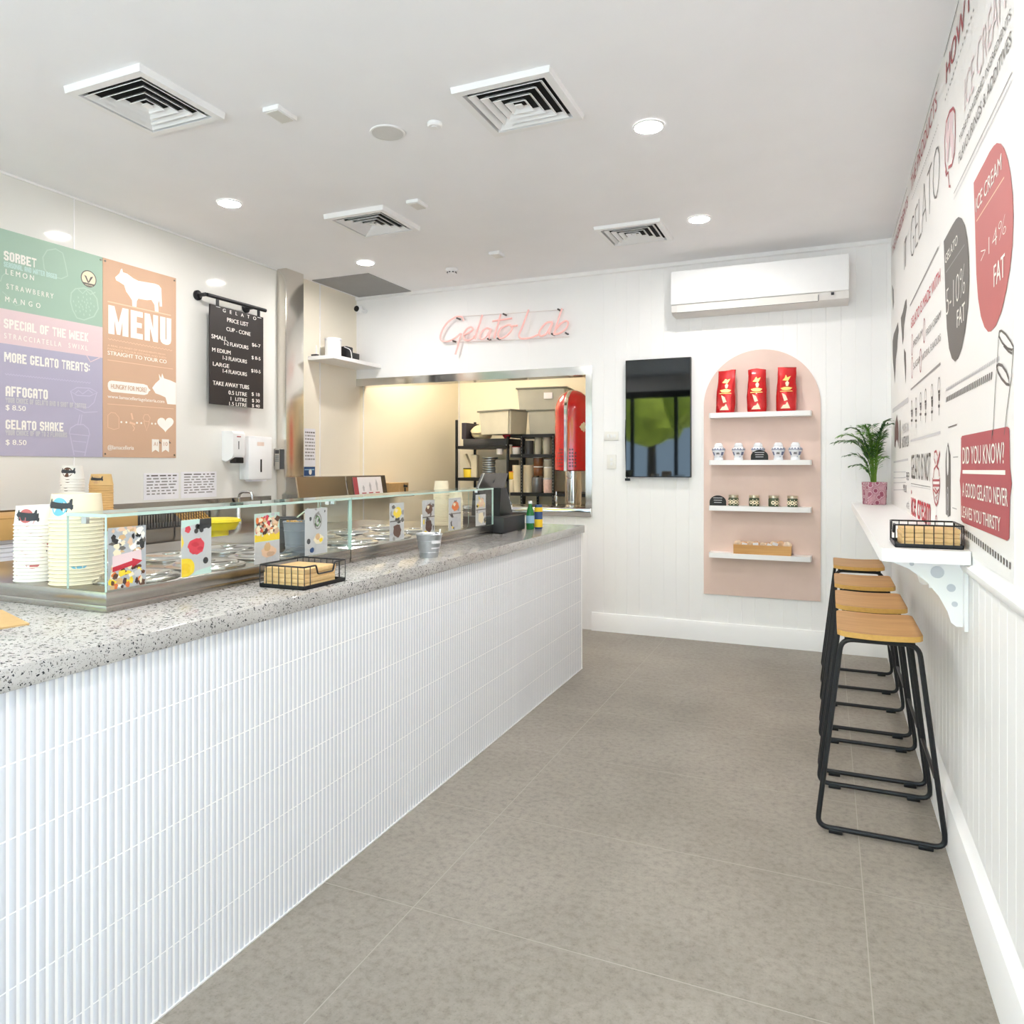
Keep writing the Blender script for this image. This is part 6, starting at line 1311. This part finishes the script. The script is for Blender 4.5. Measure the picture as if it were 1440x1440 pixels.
for k, (px, w_, h_, m_, lm, lb) in enumerate(((703, .04, .09, WHITEP, None, 'small white tub on the middle shelf left of the slotted post'), (716, .035, .10, IVORY, WHITEP, 'small cream jar on the middle shelf left of the slotted post'), (726, .045, .08, PAPER, INK['crimson'], 'small white pot with red lid on the middle shelf'), (744, .05, .15, DARKG, None, 'dark tub with pale label on the middle shelf behind the slotted post'), (757, .04, .19, CLB, WHITEP, 'clear tall canister with white lid on the middle shelf, left one'), (769, .045, .19, CLB, WHITEP, 'clear tall canister with white lid on the middle shelf, right one'))):
    jug(U(px, 640, 1, 7.5)[0], 7.50, 1.501, w_, h_, m_, lb, 'tub', lm)
def stack2(px, n, label, group):
    x = U(px, 690, 1, 7.52)[0]
    b = MB(); b.lathe([(.052, 0), (.064, .19), (.067, .195), (.06, .195), (.05, .004), (0, .004)], (x, 7.52, 1.076), 24, cap=False); first = tag(obj('paper_cup', b, IVORY), label % 'lowest', 'cup', group)
    for k in range(1, n): c = dup(first); c.location.z += k*.022; c['label'] = label % (ORD[n-1-k]+(' from the top' if k < n-1 else ''))
stack2(728.5, 6, 'tall cream paper cup left of the slotted post, %s in its stack', 'tall cream cups left of the slotted post'); stack2(742.5, 6, 'tall cream paper cup right of the slotted post, %s in its stack', 'tall cream cups right of the slotted post')
GL2 = mat('amber_glass_jar', (110, 70, 44), .15, noise=.2, scale=20)
xa = U(757, 690, 1, 7.5)[0]; xb = U(771, 690, 1, 7.5)[0]
jug(xa-.01, 7.5, 1.076, .062, .17, mat('tin_can', (120, 120, 122), .3, .6, noise=.08), 'grey tin at the bottom of the lowest visible kitchen shelf', 'tin')
for k in range(2): jug(xa+.0, 7.5, 1.262+k*.105, .055, .095, GL2, 'brown jar stacked on the grey tin, %s' % ('lower one' if k == 0 else 'upper one'), 'jar', WHITEP)
jug(xb, 7.5, 1.076, .055, .15, mat('pink_white_tub', (226, 196, 190), .5, noise=.15, scale=30), 'pink and white tub beside the grey tin on the kitchen shelf', 'tub', INK['silver']); jug(xb, 7.5, 1.24, .05, .11, CLB2, 'clear tub with tan contents above the pink one', 'tub', WHITEP); jug(xb, 7.5, 1.361, .05, .075, CLB, 'clear tub with white lid at the top of its pile', 'tub', WHITEP)
jug(U(719, 690, 1, 7.48)[0], 7.50, 1.076, .05, .13, IVORY, 'squat cream jar with wide lid left of the tall cups', 'jar', IVORY)
jug(U(718, 671, 1, 7.48)[0], 7.50, 1.222, .05, .08, INK['yellow'], 'bright yellow tub on top of the squat cream jar', 'tub', INK['orange'])

# ================================================================== OUTSIDE THE SHOPFRONT
TLEAF = mat('street_tree_leaf', (190, 205, 70), .7, noise=.35, scale=3)
def tree(x, y, h, r, label, seed):
    t = thing('street_tree', label, 'tree', (x, y, -.02), 'street trees beyond the shopfront'); b = MB(); b.lathe([(.16, -.02), (.12, h*.4), (.06, h*.8)], (x, y, 0), 12); obj('trunk', b, mat('bark', (92, 78, 64), .9, noise=.2), t)
    rnd = random.Random(seed); b = MB()
    for k in range(9):
        q_ = bmesh.new(); bmesh.ops.create_icosphere(q_, subdivisions=2, radius=r*rnd.uniform(.45, .7))
        for v_ in q_.verts: v_.co *= 1+rnd.uniform(-.14, .14)
        b.merge(q_, None, Matrix.Translation((x+rnd.uniform(-r, r)*.8, y+rnd.uniform(-r, r)*.8, h*.62+rnd.uniform(0, h*.4)))); q_.free()
    obj('crown', b, TLEAF, t)
tree(-4.6, -9, 4.6, 1.5, 'leafy street tree mirrored in the television', 1); tree(-10.6, -12, 5, 1.7, 'leafy street tree further along, mirrored in the television', 2); tree(1.6, -14, 5, 1.8, 'leafy street tree across the road', 3)
